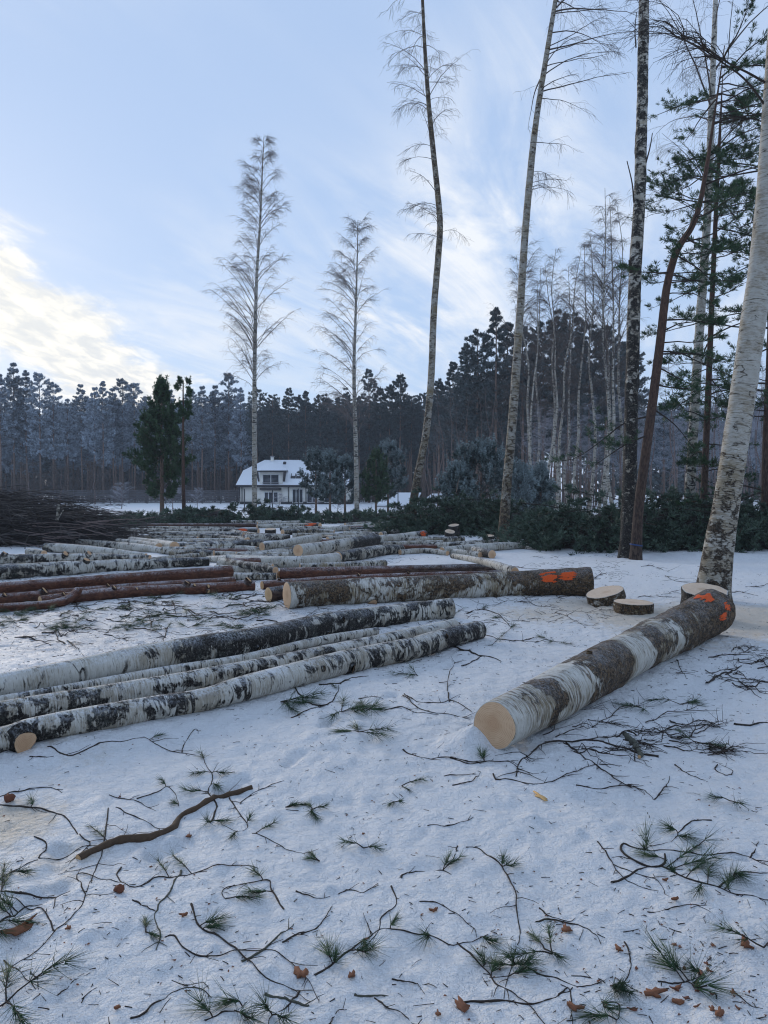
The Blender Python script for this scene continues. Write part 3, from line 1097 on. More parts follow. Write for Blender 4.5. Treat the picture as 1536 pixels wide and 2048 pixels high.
# -- the crooked tall birches in the middle
cr = dict(n1=50, s0=.46, lmax=2.2, prof=[(0, .6), (.2, 1), (.7, .9), (1, .3)], k2=7, k3=5, bias=math.radians(-95), bw=.42, r=(.016, .011, .008), e0=(.4, 1.1), e1=(-.9, .3), hang=.5)
plant_birch('birch_tree', 'tall crooked birch with dark leaning foot and sparse drooping twigs, left of the brush heap', [(822, 1064, 22), (826, 1010, 17), (836, 950, 15.5), (852, 866, 14.5), (862, 760, 13.5), (868, 617, 13), (877, 508, 12.5), (880, 447, 12), (875, 383, 11.5), (865, 288, 10.5), (857, 203, 9), (850, 102, 7.5), (845, 0, 6)], 31.0, 3.5, cr,
            [(0, 1.0), (.12, .6), (.25, .35), (.5, .6), (1, .8)], seed=8, sides=18, n=150, bark='birch_bark_tan', rough=.07)
cr = dict(n1=34, s0=.50, lmax=3.3, prof=[(0, .35), (.15, .5), (.35, 1), (.7, .9), (1, .3)], k2=7, k3=5, bias=math.radians(80), bw=.86, r=(.018, .012, .0065), e0=(.1, .8), e1=(-.6, .1), hang=.45)
plant_birch('birch_tree', 'tall leaning birch rising from the brush heap, boughs reaching to the right', [(1007, 1078, 24), (1009, 1040, 21), (1013, 980, 19), (1020, 900, 18), (1032, 746, 16.5), (1041, 610, 15), (1051, 457, 14), (1063, 322, 13), (1073, 237, 11.5), (1089, 135, 10.5), (1111, 0, 8.5)], 25.0, 4.5, cr,
            [(0, .9), (.1, .55), (.3, .3), (1, .45)], seed=13, sides=20, n=160, bark='birch_bark_tan', rough=.06)
# -- the dark-barked birch and its neighbours on the right
cr = dict(n1=26, s0=.60, lmax=3.2, prof=[(0, .3), (.3, .9), (.7, 1), (1, .35)], k2=6, k3=5, r=(.018, .010, .006), e0=(.4, 1.0), e1=(-.4, .3), hang=.5)
rt, bs = plant_birch('birch_tree', 'straight dark-barked birch standing beside the crooked red pine stem', [(1254, 1116, 33), (1256, 1060, 29), (1259, 950, 27), (1263, 800, 25.5), (1268, 620, 25), (1272, 515, 24), (1279, 400, 22.5), (1284, 219, 21), (1288, 0, 19)], 18.2, 7.0, cr,
                     [(0, 1.0), (.2, .85), (.35, .65), (1, .6)], seed=21, sides=28, n=220, bark='birch_bark', rough=.10, knobs=.25)


def snag(root, base, pix, Y, r0, r1, name='dead_branch', mat='twig'):
    P = np.array([at(a, b, Y + (c[0] if c else 0)) - base for a, b, *c in pix])
    Q = resample(P, 4 * len(P))
    m = MB()
    V, F, bc = tubes(Q[None], np.linspace(r0, r1, len(Q))[None], 6)
    m.add(V, F)
    return m.build(name, mat, root)


snag(rt, bs, [(1268, 405), (1264, 365), (1254, 322)], 18.1, .022, .012)
snag(rt, bs, [(1292, 325), (1300, 295), (1305, 266)], 18.1, .020, .010)
snag(rt, bs, [(1263, 545), (1259, 520)], 18.05, .06, .03, 'broken_stub')
snag(rt, bs, [(1272, 95), (1270, 60), (1273, 25)], 18.1, .018, .008)

cr = dict(n1=46, s0=.44, lmax=4.2, prof=[(0, .6), (.3, 1), (.7, .8), (1, .3)], k2=8, k3=6, r=(.016, .010, .0065), e0=(.75, 1.2), e1=(-.3, .6), hang=.6)
plant_birch('birch_tree', 'birch with wide airy crown between the crooked pine and the near birch', [(1373, 1040, 21), (1381, 960, 20), (1390, 800, 18.5), (1401, 632, 17.5), (1409, 520, 16), (1417, 390, 15), (1423, 219, 12.5), (1431, 0, 9)], 24.0, 4.5, cr,
            [(0, .8), (.15, .5), (.3, .3), (1, .4)], seed=31, sides=18, n=120, bark='birch_bark')
# -- the big near birch at the right edge
cr = dict(n1=20, s0=.66, lmax=3.2, prof=[(0, .5), (.4, 1), (1, .35)], k2=6, k3=5, r=(.018, .010, .006), e0=(.3, .9), e1=(-.4, .3), hang=.5)
rt, bs = plant_birch('birch_tree', 'large near birch with smooth white trunk leaning out at the right edge', [(1424, 1206, 68), (1428, 1165, 62), (1440, 1080, 56), (1455, 993, 50), (1484, 800, 48), (1507, 640, 47), (1522, 531, 45), (1536, 380, 42), (1546, 210, 38), (1555, 50, 34)], 11.0, 10.0, cr,
                     [(0, .85), (.035, .75), (.11, .55), (.17, .15), (.30, .0), (.42, .35), (.6, .5), (1, .5)], seed=41, sides=40, n=320, bark='birch_bark_clean', rough=.035, knobs=.05)
for k, (pix, r0) in enumerate((([(1530, 165), (1495, 145), (1460, 128), (1425, 105), (1395, 86, .2), (1376, 76, .3)], .018), ([(1528, 208), (1505, 176), (1480, 150), (1440, 122, .1), (1400, 95, .1), (1340, 66, .3)], .017), ([(1530, 245, .1), (1505, 238, .2), (1484, 241, .3)], .010))):
    b = snag(rt, bs, pix, 11.0, r0, .006, 'limb', 'twig')
    P = np.array([at(p[0], p[1], 11.0 + (p[2] if len(p) > 2 else 0)) - bs for p in pix])
    Q = resample(P, 16)[None]
    g = np.random.default_rng(50 + k)
    p2, a2, e2, t2, par = children_of(Q, 16, .35, 1, g)
    B2 = curves(p2, a2 + g.uniform(-1.2, 1.2, 16), e2 + g.uniform(-.2, .9, 16), g.uniform(-.9, .8, 16), g.uniform(.3, 1.1, 16), 7, .16, g)
    m = MB()
    V, F, bc = tubes(B2, taper(np.full(16, .007), np.full(16, .003), 7), 4)
    m.add(V, F)
    p3, a3, e3, t3, par = children_of(B2, 6, .2, 1, g)
    n3 = len(p3)
    B3 = curves(p3, a3 + g.uniform(-1.2, 1.2, n3), e3 + g.uniform(-.5, .5, n3), g.uniform(-1.2, .3, n3), g.uniform(.12, .45, n3), 5, .12, g)
    V, F, bc = tubes(B3, np.full((n3, 5), .0024), 3)
    m.add(V, F)
    m.build('twigs', 'twig', b)


# ------------------------------------------------------------------ pines
def pine_boughs(m_wood, m_need, B, kids, tuft, ln, wid, nb, spread, r_w, g, k_t=4, up=.35, clen=.45):
    """side shoots and needle tufts on boughs B[M,N,3]"""
    M, N, _ = B.shape
    p2, a2, e2, t2, par = children_of(B, kids, .25, 1, g)
    n2 = len(p2)
    Lb = np.linalg.norm(np.diff(B, axis=1), axis=2).sum(1)[par]
    S = curves(p2, a2 + g.choice([-1, 1], n2) * g.uniform(.2, .9, n2), e2 + g.uniform(-.1, up, n2), g.uniform(.0, .9, n2), Lb * clen * (1.2 - .7 * t2) * g.uniform(.5, 1.1, n2), 4, .12, g)
    V, F, bc = tubes(S, taper(np.full(n2, r_w), np.full(n2, r_w * .4), 4), 3)
    m_wood.add(V, F)
    p3, a3, e3, t3, par3 = children_of(S, k_t, .25, 1, g)
    tips = S[:, -1]
    pos = np.vstack([p3, tips, B[:, -1]])
    d = np.vstack([np.stack([np.sin(a3) * np.cos(e3), np.cos(a3) * np.cos(e3), np.sin(e3)], -1), nrm(S[:, -1] - S[:, -2]), nrm(B[:, -1] - B[:, -2])])
    d[:, 2] += .25
    V, F, tip, rnd = needles(pos, d, nb, ln, wid, spread, g)
    m_need.add(V, F, 0, tip=tip, rnd=rnd)


def merge_needles(mw, mn):
    mw.add(np.concatenate(mn.V), np.concatenate(mn.F), 1, tip=np.concatenate(mn.A['tip']), rnd=np.concatenate(mn.A['rnd']))


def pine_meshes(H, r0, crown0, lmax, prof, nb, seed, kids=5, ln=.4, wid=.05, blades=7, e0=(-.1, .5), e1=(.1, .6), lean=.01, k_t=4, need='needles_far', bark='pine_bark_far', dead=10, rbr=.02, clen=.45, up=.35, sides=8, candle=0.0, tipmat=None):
    """a pine of height H standing at the origin: trunk mesh, branch-wood + needle mesh"""
    g = np.random.default_rng(seed)
    n = 14
    z = np.linspace(-.1, H * .97, n)
    wob = np.cumsum(g.normal(0, lean * H / n * 1.5, (n, 2)), axis=0)
    P = np.column_stack([wob, z])
    P[0, :2] = P[1, :2]
    R = r0 * (1 - .85 * (z.clip(0) / H)) + .01
    mt, P2, R2, s = trunk_mesh(P - [P[0, 0], P[0, 1], 0], R, sides, 40, .05, [(0, .8), (.18, .45), (.4, 0), (1, 0)], .2, seed)
    t = np.sort(g.uniform(crown0, .99, nb))
    pos = np.stack([np.interp(t * s[-1], s, P2[:, i]) for i in range(3)], -1)
    u = (t - crown0) / (1 - crown0)
    L = lmax * np.interp(u, [p[0] for p in prof], [p[1] for p in prof]) * g.uniform(.6, 1.15, nb)
    B = curves(pos, np.arange(nb) * 2.4 + g.normal(0, .3, nb), g.uniform(*e0, nb) + .5 * u, g.uniform(*e1, nb), L, 6, .08, g)
    mw, mn = MB(), MB()
    V, F, bc = tubes(B, taper(np.maximum(L * rbr * .6, .01), np.full(nb, .008), 6), 4)
    mw.add(V, F)
    pine_boughs(mw, mn, B, kids, None, ln, wid, blades, .55, rbr * .5, g, k_t, up, clen)
    if candle:      # upright new shoots at the bough ends, set with needles like bottle brushes
        c0, _, _, _, _ = children_of(B, 4, .55, 1, g)
        c0 = np.vstack([c0, B[:, -1]])
        n = len(c0)
        K = curves(c0, g.uniform(-3.1, 3.1, n), g.uniform(.7, 1.3, n), g.uniform(1.2, 1.57, n), candle * g.uniform(.5, 1.2, n), 6, .06, g)
        V, F, bc = tubes(K, np.full((n, 6), .008), 3)
        mw.add(V, F)
        d = nrm(np.gradient(K, axis=1)).reshape(-1, 3)
        V, F, tip, rnd = needles(K.reshape(-1, 3), d, 7, ln * .62, wid * .8, .55, g)
        mw.add(V, F, 2, tip=tip, rnd=np.clip(rnd * .6 + .4, 0, 1))
    if dead:
        t = g.uniform(crown0 * .35, crown0, dead)
        pos = np.stack([np.interp(t * s[-1], s, P2[:, i]) for i in range(3)], -1)
        D = curves(pos, g.uniform(-3, 3, dead), g.uniform(-.3, .2, dead), g.uniform(-.6, .1, dead), g.uniform(.4, 1.4, dead), 4, .12, g)
        V, F, bc = tubes(D, taper(np.full(dead, .014), np.full(dead, .006), 4), 3)
        mw.add(V, F)
    # wood and needles in one crown part: wood is material 0, needles material 1
    merge_needles(mw, mn)
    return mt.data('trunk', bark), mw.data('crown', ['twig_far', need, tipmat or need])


def stand(name, pair, loc, rot, sc, label, group=None, cat='tree', szx=1.0):
    o = empty(name, loc, label, cat, group)
    o.rotation_euler = (0, 0, rot)
    o.scale = (sc * szx, sc * szx, sc)
    link('trunk', pair[0], o)
    link('crown', pair[1], o)
    return o


TALL = [(0, .7), (.15, 1), (.5, .78), (.8, .42), (1, .06)]
UMB = [(0, .6), (.3, .95), (.6, .9), (.85, .6), (1, .2)]
frost_pines = [pine_meshes(22, .19, .30 + .05 * i, 2.7, TALL if i != 1 else UMB, 96, 100 + i, need='needles_frost', ln=.32, wid=.034, blades=5, k_t=6, kids=8, clen=.55) for i in range(4)]
dark_pines = [pine_meshes(22, .20, .34 + .05 * i, 2.9, UMB if i == 2 else TALL, 90, 120 + i, need='needles_far', ln=.32, wid=.034, blades=5, k_t=6, kids=8, clen=.55) for i in range(4)]


def far_pine(px, top, Y, pool, label, group, name='pine_tree', zx=None):
    g = rng
    H = (at(px, top, Y)[2]) / .985
    x = (px - 768) / FPX * Y
    p = pool[int(g.integers(len(pool)))]
    stand(name, p, (x, Y, float(height(x, Y))), g.uniform(0, 6.28), H / 22.0, label, group, szx=(zx or g.uniform(.85, 1.15)))


GRP = {'l': 'frosted pines of the wood behind the fence', 'm': 'dark pines of the wood behind the house', 'r': 'tall dark pines behind the right brush heap', 'b': 'pines deep inside the wood', 'e': 'frosted pines behind the right-hand birches'}
LBL = {'l': 'tall frosted pine in the wood edge behind the slatted fence', 'm': 'tall dark pine in the wood edge behind the white house', 'r': 'tall dark pine with reddish stem behind the middle birches', 'b': 'pine deep inside the wood, mostly hidden by the front row', 'e': 'frosted pine far behind the right-hand birch trunks'}
SPECIAL = {(30, 722): 'tallest frosted pine at the left end of the wood edge', (990, 612): 'tallest dark pine of the right-hand group, pointed crown above the middle birches',
           (1110, 610): 'dark round-topped pine beside the thin birch grove', (738, 735): 'dark pine whose top stands just right of the shorter birch',
           (800, 741): 'dark pine whose top stands between the shorter birch and the crooked birch', (165, 766): 'flat-topped frosted pine standing apart left of the green pine'}
front = [(-25, 728), (2, 745), (30, 722), (55, 737), (82, 744), (108, 764), (136, 795), (165, 766), (190, 772), (207, 759), (228, 774), (246, 757), (270, 764), (292, 790), (342, 776), (385, 778), (404, 770), (430, 768), (458, 746), (482, 772)]
ORD = ['first', 'second', 'third', 'fourth', 'fifth', 'sixth', 'seventh', 'eighth', 'ninth', 'tenth', 'eleventh', 'twelfth', 'thirteenth', 'fourteenth', 'fifteenth', 'sixteenth', 'seventeenth', 'eighteenth', 'nineteenth', 'twentieth', 'twenty-first']
for i, (px, ty) in enumerate(front):
    SPECIAL.setdefault((px, ty), 'frosted pine of the wood edge above the fence, %s crown from the left picture edge' % ORD[i])
for (px, ty) in front:
    far_pine(px, ty, rng.uniform(117, 124), frost_pines, SPECIAL.get((px, ty), LBL['l']), GRP['l'], zx=.92)
mid = [(515, 775), (545, 788), (578, 773), (598, 785), (612, 779), (640, 788), (655, 783), (676, 792), (692, 770), (718, 790), (738, 735), (760, 768), (780, 764), (800, 741), (822, 790), (846, 785), (868, 800)]
for i, (px, ty) in enumerate(mid):
    SPECIAL.setdefault((px, ty), 'dark pine of the wood edge, %s crown to the right of the tall pale birch' % ORD[i])
for (px, ty) in mid:
    far_pine(px, ty, rng.uniform(117, 124), dark_pines, SPECIAL.get((px, ty), LBL['m']), GRP['m'], zx=.92)
right = [(878, 752, 90), (906, 720, 84), (932, 684, 80), (955, 660, 78), (990, 612, 76), (1015, 640, 80), (1045, 640, 78), (1068, 690, 84), (1085, 640, 80), (1110, 610, 78), (1135, 624, 76), (1160, 665, 82), (1178, 644, 80), (1210, 640, 80), (1240, 662, 84), (1262, 690, 86)]
for i, (px, ty, Y) in enumerate(right):
    SPECIAL.setdefault((px, ty), 'tall dark pine of the right-hand group, %s crown right of the crooked birch' % ORD[i])
for (px, ty, Y) in right:
    far_pine(px, ty, Y, dark_pines, SPECIAL.get((px, ty), LBL['r']), GRP['r'], zx=.95)
for k in range(115):
    Y = 126 + 34 * (k / 115.0)
    px = rng.uniform(-150, 900)
    far_pine(px, rng.uniform(795, 830), Y, frost_pines if px < 500 else dark_pines, LBL['b'], GRP['b'], zx=1.15)
for k in range(26):
    far_pine(rng.uniform(880, 1270), rng.uniform(730, 800), rng.uniform(88, 120), dark_pines, LBL['b'], GRP['b'])
for k in range(30):
    far_pine(1230 + k * 15 + rng.uniform(-8, 8), rng.uniform(780, 850), rng.uniform(95, 140), frost_pines, LBL['e'], GRP['e'], zx=1.2)


# far-off wood closing the view behind: nobody could count it
def far_wood():
    g = np.random.default_rng(77)
    n = 560
    px = g.uniform(-260, 1750, n)
    Y = g.uniform(165, 215, n)
    x = (px - 768) / FPX * Y
    ok = ~((px > 1050) & (px < 1330) & (g.uniform(0, 1, n) < .55))
    x, Y = x[ok], Y[ok]
    n = len(x)
    H = g.uniform(17, 23, n)
    P = np.stack([np.column_stack([x, Y, np.full(n, -.2)]), np.column_stack([x + g.normal(0, .3, n), Y, H])], 1)
    m = MB()
    V, F, bc = tubes(P, np.tile([.22, .06], (n, 1)), 5)
    m.add(V, F, 0, bc=bc)
    k = 110
    t = g.uniform(.05, 1, (n, k))
    rr = 2.6 * np.interp(t, [0, .3, .6, 1], [.5, .9, 1, .15]) * np.sqrt(g.uniform(0, 1, (n, k)))
    a = g.uniform(0, 6.28, (n, k))
    pos = np.stack([x[:, None] + rr * np.cos(a), Y[:, None] + rr * np.sin(a), H[:, None] * t], -1).reshape(-1, 3)
    d = np.stack([np.cos(a), np.sin(a), np.full_like(a, .3)], -1).reshape(-1, 3)
    V, F, tip, rnd = needles(pos, d, 3, 1.3, .32, .5, g)
    m.add(V, F, 1, tip=tip, rnd=rnd)
    o = m.build('far_wood', ['pine_bark_far', 'needles_far'])
    tag(o, 'dense far pine wood closing the view behind the front rows', 'wood', None, 'stuff')


far_wood()


def undergrowth():
    g = np.random.default_rng(78)
    n = 2600
    px = g.uniform(-260, 1000, n)
    Y = g.uniform(128, 175, n)
    x = (px - 768) / FPX * Y
    B = curves(np.column_stack([x, Y, np.zeros(n)]), g.uniform(-3, 3, n), g.uniform(.9, 1.5, n), g.uniform(.5, 1.4, n), g.uniform(2.0, 6.5, n), 5, .1, g)
    m = MB()
    V, F, bc = tubes(B, taper(np.full(n, .035), np.full(n, .012), 5), 3)
    m.add(V, F)
    p, a, e, t, par = children_of(B, 5, .2, 1, g)
    k = len(p)
    S = curves(p, a + g.uniform(-1.5, 1.5, k), e - g.uniform(0, .9, k), e - g.uniform(0, .9, k), g.uniform(.6, 1.8, k), 4, .12, g)
    V, F, bc = tubes(S, taper(np.full(k, .022), np.full(k, .010), 4), 3)
    m.add(V, F)
    o = m.build('undergrowth', 'twig_far')
    tag(o, 'dense bare undergrowth inside the pine wood behind the fence', 'undergrowth', None, 'stuff')


undergrowth()

# ------------------------------------------------------------------ birch grove, saplings
def grove_pair(H, r0, s0, lmax, seed, bark, twig, k2=6, k3=5, n1=34, e0=(.8, 1.25), rr=(.022, .016, .011), hang=.7, fork=False):
    g = np.random.default_rng(seed)
    n = 8
    z = np.linspace(-.1, H, n)
    wob = np.cumsum(g.normal(0, .012 * H, (n, 2)), axis=0)
    P = np.column_stack([wob - wob[0], z])
    R = r0 * (1 - .93 * (z.clip(0) / H)) + .006
    mt, P2, R2, s = trunk_mesh(P, R, 10, 50, .05, [(0, .5), (.12, .15), (1, .15)], .2, seed)
    c = birch_crown(P2, R2, s, n1, s0, lmax, [(0, .7), (.3, 1), (.7, .65), (1, .2)], k2, k3, None, 0, rr, e0, (0, .95), hang, seed, .38, (-.5, .8), (-1.4, .3))
    return mt.data('trunk', bark), c.data('crown', twig)


grove = [grove_pair(22, .14, .36, 3.0, 200 + i, 'birch_bark_far', 'twig_far', 8, 5, 44) for i in range(4)]
spots = [(1058, 500, 52, 1036), (1063, 560, 50, 1034), (1096, 498, 58, 0), (1112, 520, 54, 0), (1121, 505, 55, 0), (1160, 480, 58, 0), (1178, 470, 56, 0), (1196, 455, 60, 0), (1212, 392, 55, 0), (1228, 390, 54, 0), (1243, 415, 60, 0), (1031, 455, 56, 0), (1075, 545, 64, 0), (1140, 530, 66, 0)]
glab = ['birch of the thin grove beyond the brush heap, rising right behind the leaning birch', 'birch of the grove close right of the leaning birch, white stem down to the brush', 'grove birch left of the twin white stems', 'left one of the twin white birch stems above the brush gap', 'right one of the twin white birch stems above the brush gap', 'grove birch just right of the twin white stems', 'grove birch in the middle between twin stems and dark-barked birch', 'grove birch with spreading grey crown left of the tallest pair', 'left one of the two tallest grove birches beside the dark-barked birch', 'right one of the two tallest grove birches beside the dark-barked birch', 'grove birch seen directly beside the dark-barked birch trunk', 'grove birch whose crown shows left of the leaning birch', 'low-crowned grove birch behind the frosty bushes', 'low-crowned grove birch behind the twin stems']
for i, ((px, ty, Y, _), lb) in enumerate(zip(spots, glab)):
    H = at(px, ty, Y)[2]
    x = (px - 768) / FPX * Y
    stand('birch_tree', grove[i % 4], (x, Y, float(height(x, Y))), rng.uniform(0, 6.28), H / 22, lb, 'birches of the thin grove', szx=.95)
thin = [grove_pair(17, .075, .45, 1.9, 230 + i, 'sapling_bark', 'twig_far', 5, 4, 22, (.7, 1.2), (.02, .014, .010), .5) for i in range(3)]
rime = [grove_pair(16, .07, .30, 2.4, 240 + i, 'sapling_bark', 'twig_rimed', 6, 6, 26, (.4, 1.0), (.02, .018, .016), .5) for i in range(3)]
for k in range(112):
    px = rng.uniform(850, 1265) if k < 42 else rng.uniform(1230, 1640)
    Y = rng.uniform(60, 76) if k < 42 else rng.uniform(48, 95)
    ty = rng.uniform(770, 880) if k < 42 else rng.uniform(720, 860)
    if k >= 42 and Y < 60:
        ty -= 40
    H = at(px, ty, Y)[2]
    x = (px - 768) / FPX * Y
    fr = px > 1040 and rng.uniform() < .68
    stand('young_tree', (rime if fr else thin)[k % 3], (x, Y, float(height(x, Y))), rng.uniform(0, 6.28), H / (16 if fr else 17),
          'thin bare young tree whitened with rime among the right-hand trunks' if fr else 'thin bare brownish young tree in front of the dark pines',
          'rimed young trees' if fr else 'bare young trees', szx=1.3 if fr else 1.1)
# low rimed and bare bushes along the wood edge
bush = [grove_pair(3.0, .03, .05, 1.7, 260 + i, 'sapling_bark', t, 6, 6, 26, (.5, 1.2), (.016, .014, .012), .35) for i, t in enumerate(('twig_rimed', 'twig_far', 'twig_rimed', 'twig_far'))]
blabs = {}
for (px, Y, h, k, lb) in ((243, 75, 2.6, 0, 'white rimed bush in front of the fence, left of the green pine'), (345, 72, 2.8, 2, 'white rimed bush showing between the green pine and the slim red pine'),
                          (395, 80, 2.0, 2, 'small rimed bush right of the slim red pine'), (120, 96, 5.0, 1, 'tall bare grey bush at the left wood edge behind the dark brush heap'), (60, 100, 5.5, 3, 'bare grey bush at the far left of the wood edge'),
                          (190, 104, 6.0, 1, 'bare bush at the wood edge behind the rimed bush'), (675, 60, 1.4, 1, 'bare bush between the frosty young pines and the log pile'), (560, 62, 1.5, 0, 'thin rimed weeds in front of the house bay'),
                          (630, 62, 1.3, 2, 'thin rimed weeds in front of the right house window')):
    x = (px - 768) / FPX * Y
    stand('bush', bush[k], (x, Y, float(height(x, Y))), rng.uniform(0, 6.28), h / 3.0, lb, None, 'bush', 1.2)

# ------------------------------------------------------------------ young pines
YP = [(0, .8), (.2, 1), (.6, .65), (1, .1)]
RND = [(0, .75), (.3, 1), (.6, .85), (.85, .5), (1, .15)]


def young_pine(px, top, base_y, wpx, label, need, seed, prof=RND, crown0=.12, nb=70, kids=6, blades=9, e0=(.0, .5), e1=(.4, 1.0), ln=None, Y=None, r0=.08, name='young_pine', rot=0, k_t=4, tw=1.0, candle=.5, tipmat=None):
    Y = Y or float(ground(px, base_y)[1])
    H = at(px, top, Y)[2]
    lm = wpx / 2 / FPX * Y
    pr = pine_meshes(H, r0, crown0, lm * 1.1, prof, nb, seed, kids=kids, ln=ln or .17, wid=.016 * tw, blades=blades, e0=e0, e1=e1, need=need, k_t=k_t, dead=0, rbr=.016, clen=.36, lean=.004, candle=candle, tipmat=tipmat or ('needles_rimed' if need == 'needles_dim' else None))
    x = (px - 768) / FPX * Y
    return stand(name, pr, (x, Y, float(height(x, Y))), rot, 1.0, label)


ym = dict(Y=55.0, ln=.22, tw=1.7, nb=46, kids=4, k_t=3, blades=8, candle=.55, crown0=.2)
young_pine(632, 908, 0, 62, 'frosty young pine nearest the house gable', 'needles_dim', 301, **ym)
young_pine(660, 912, 0, 60, 'frosty young pine just left of the shorter birch stem', 'needles_dim', 302, **dict(ym, Y=53))
young_pine(690, 920, 0, 66, 'frosty young pine close to the shorter birch stem, lower than its neighbours', 'needles_dim', 303, **dict(ym, Y=57))
young_pine(752, 908, 0, 64, 'greener young pine just right of the shorter birch stem', 'needles', 304, **dict(ym, Y=54))
young_pine(776, 893, 0, 84, 'pale frosty young pine in front of the snowy shelter, rightmost of the row', 'needles_dim', 305, **dict(ym, Y=56))
fb = dict(ln=.22, tw=1.7, nb=70, kids=4, k_t=3, blades=8, crown0=.03, e0=(.1, .7), candle=.55)
young_pine(962, 900, 0, 150, 'large round blue-frosted young pine left of the leaning birch', 'needles_dim', 311, Y=44.0, **fb)
young_pine(915, 945, 0, 92, 'lower frosted young pine at the left of the large round one', 'needles_dim', 312, Y=43.0, **fb)
young_pine(1042, 942, 0, 70, 'frosted young pine right behind the leaning birch', 'needles_rimed', 313, Y=46.0, **fb)
young_pine(1082, 944, 0, 70, 'frosted young pine left of the twin white birch stems', 'needles_dim', 314, Y=47.0, **fb)
young_pine(324, 764, 1042, 128, 'dense dark green pine standing alone at left in front of the fence', 'needles', 320, prof=[(0, .6), (.15, 1), (.45, .80), (.75, .42), (1, .08)], crown0=.15, nb=105, kids=5, blades=9, ln=.24, tw=1.6, r0=.12, e0=(.1, .6), e1=(.5, 1.1), name='pine_tree', candle=.55)
o = young_pine(368, 752, 1046, 40, 'slim red-stemmed pine with only a small tuft of crown, beside the dense green pine', 'needles', 321, prof=[(0, .5), (.5, 1), (.85, .7), (1, .2)], crown0=.70, nb=13, kids=3, blades=8, ln=.2, tw=1.5, r0=.08, name='pine_tree', candle=.3)
mt, _ = pine_meshes(at(368, 752, o.location[1])[2], .10, .55, .7, [(0, .6), (1, 1)], 5, 322, kids=1, blades=1, bark='pine_bark_standing', dead=0)
[c for c in o.children if c.name.startswith('trunk')][0].data = mt

# -- crooked red pine and a second pine at the right
def big_pine(name, label, pts, Y, top, limbs, auto, seed, need='needles', sides=20, ln=.12, wid=.0060, blades=8, bark='pine_bark_standing', dk=((0, .8), (.25, .5), (.45, .2), (1, .1)), kids=9, k_t=6):
    P, R = pixel_stem(pts, Y, top)
    base = P[0].copy()
    base[2] = float(height(base[0], base[1]))
    root = empty(name, base, label, 'tree')
    m, P2, R2, s = trunk_mesh(P - base, R, sides, 130, .05, dk, .2, seed)
    m.build('trunk', bark, root)
    g = np.random.default_rng(seed)
    mw, mn = MB(), MB()
    for lm in limbs:
        q = resample(np.array([at(a, b, Y + c) - base for a, b, c in lm]), 9)[None]
        V, F, bc = tubes(q, np.linspace(.022, .006, 9)[None], 6)
        mw.add(V, F)
        pine_boughs(mw, mn, q, kids + 3, None, ln, wid, blades, .5, .005, g, k_t, .3, .33)
    for (n1, t0, t1, bias, sd, lmin, lmax, e0, e1) in auto:
        t = g.uniform(t0, t1, n1)
        pos = np.stack([np.interp(t * s[-1], s, P2[:, i]) for i in range(3)], -1)
        L = g.uniform(lmin, lmax, n1)
        B = curves(pos, bias + g.normal(0, sd, n1), g.uniform(*e0, n1), g.uniform(*e1, n1), L, 8, .10, g)
        V, F, bc = tubes(B, taper(L * .010 + .004, np.full(n1, .004), 8), 5)
        mw.add(V, F)
        pine_boughs(mw, mn, B, kids, None, ln, wid, blades, .5, .005, g, k_t, .3, .36)
    merge_needles(mw, mn)
    mw.build('crown', ['twig', need], root)
    return root, base


R90 = math.radians(90)
rt, bs = big_pine('pine_tree', 'crooked red-barked pine with a blue band round its foot', [(1271, 1121, 24), (1274, 1070, 21), (1278, 1012, 19.5), (1290, 917, 18.5), (1303, 822, 18), (1319, 695, 17), (1328, 616, 16), (1334, 572, 15), (1347, 520, 14), (1361, 488, 13), (1384, 453, 11.5), (1400, 406, 10), (1414, 330, 8), (1420, 290, 6)], 17.7, 2.2,
                  [[(1330, 640, 0), (1380, 640, -.2), (1440, 652, -.5)], [(1323, 703, 0), (1360, 706, .2), (1400, 725, .3), (1462, 752, .5)], [(1310, 768, 0), (1340, 775, -.2), (1390, 778, -.4)],
                   [(1300, 832, 0), (1250, 845, .5), (1215, 872, .5), (1157, 914, .6), (1120, 922, .7)], [(1303, 815, 0), (1350, 850, .3), (1390, 900, .4)], [(1296, 870, 0), (1250, 890, -.4), (1190, 930, -.6)],
                   [(1363, 485, 0), (1420, 470, .2), (1480, 430, .3), (1510, 395, .4)], [(1370, 475, 0), (1420, 500, -.3), (1490, 505, -.4)], [(1352, 510, 0), (1400, 540, .4), (1450, 590, .6)]],
                  [(22, .56, .98, R90, .9, .9, 2.2, (-.1, .6), (-.2, .5)), (9, .36, .6, R90, .9, .9, 2.0, (-.3, .3), (-.5, .2))], 401)
m = MB()
q = np.array([[at(1272, 1091, 17.7) - bs, at(1272.4, 1088.5, 17.7) - bs]])
V, F, bc = tubes(q, np.array([[.1455, .145]]), 24)
m.add(V, F)
m.build('blue_band', 'blue_tape', rt)
big_pine('pine_tree', 'dark slim pine with drooping sparse boughs right of the airy birch', [(1405, 1030, 14), (1409, 960, 13), (1416, 800, 12), (1424, 600, 10), (1433, 400, 8), (1440, 260, 5)], 22.5, 1.5,
         [], [(64, .15, .97, 0, 2.5, 1.0, 2.6, (-.5, .4), (-.6, .3))], 402, ln=.14, wid=.008)
big_pine('pine_tree', 'pine at the right edge half hidden behind the near birch trunk', [(1530, 1045, 16), (1533, 900, 15), (1540, 700, 13), (1548, 400, 10), (1552, 250, 6)], 21.0, 1.5,
         [], [(66, .12, .97, -R90, 2.2, 1.0, 2.8, (-.5, .4), (-.6, .3))], 403, ln=.14, wid=.008)

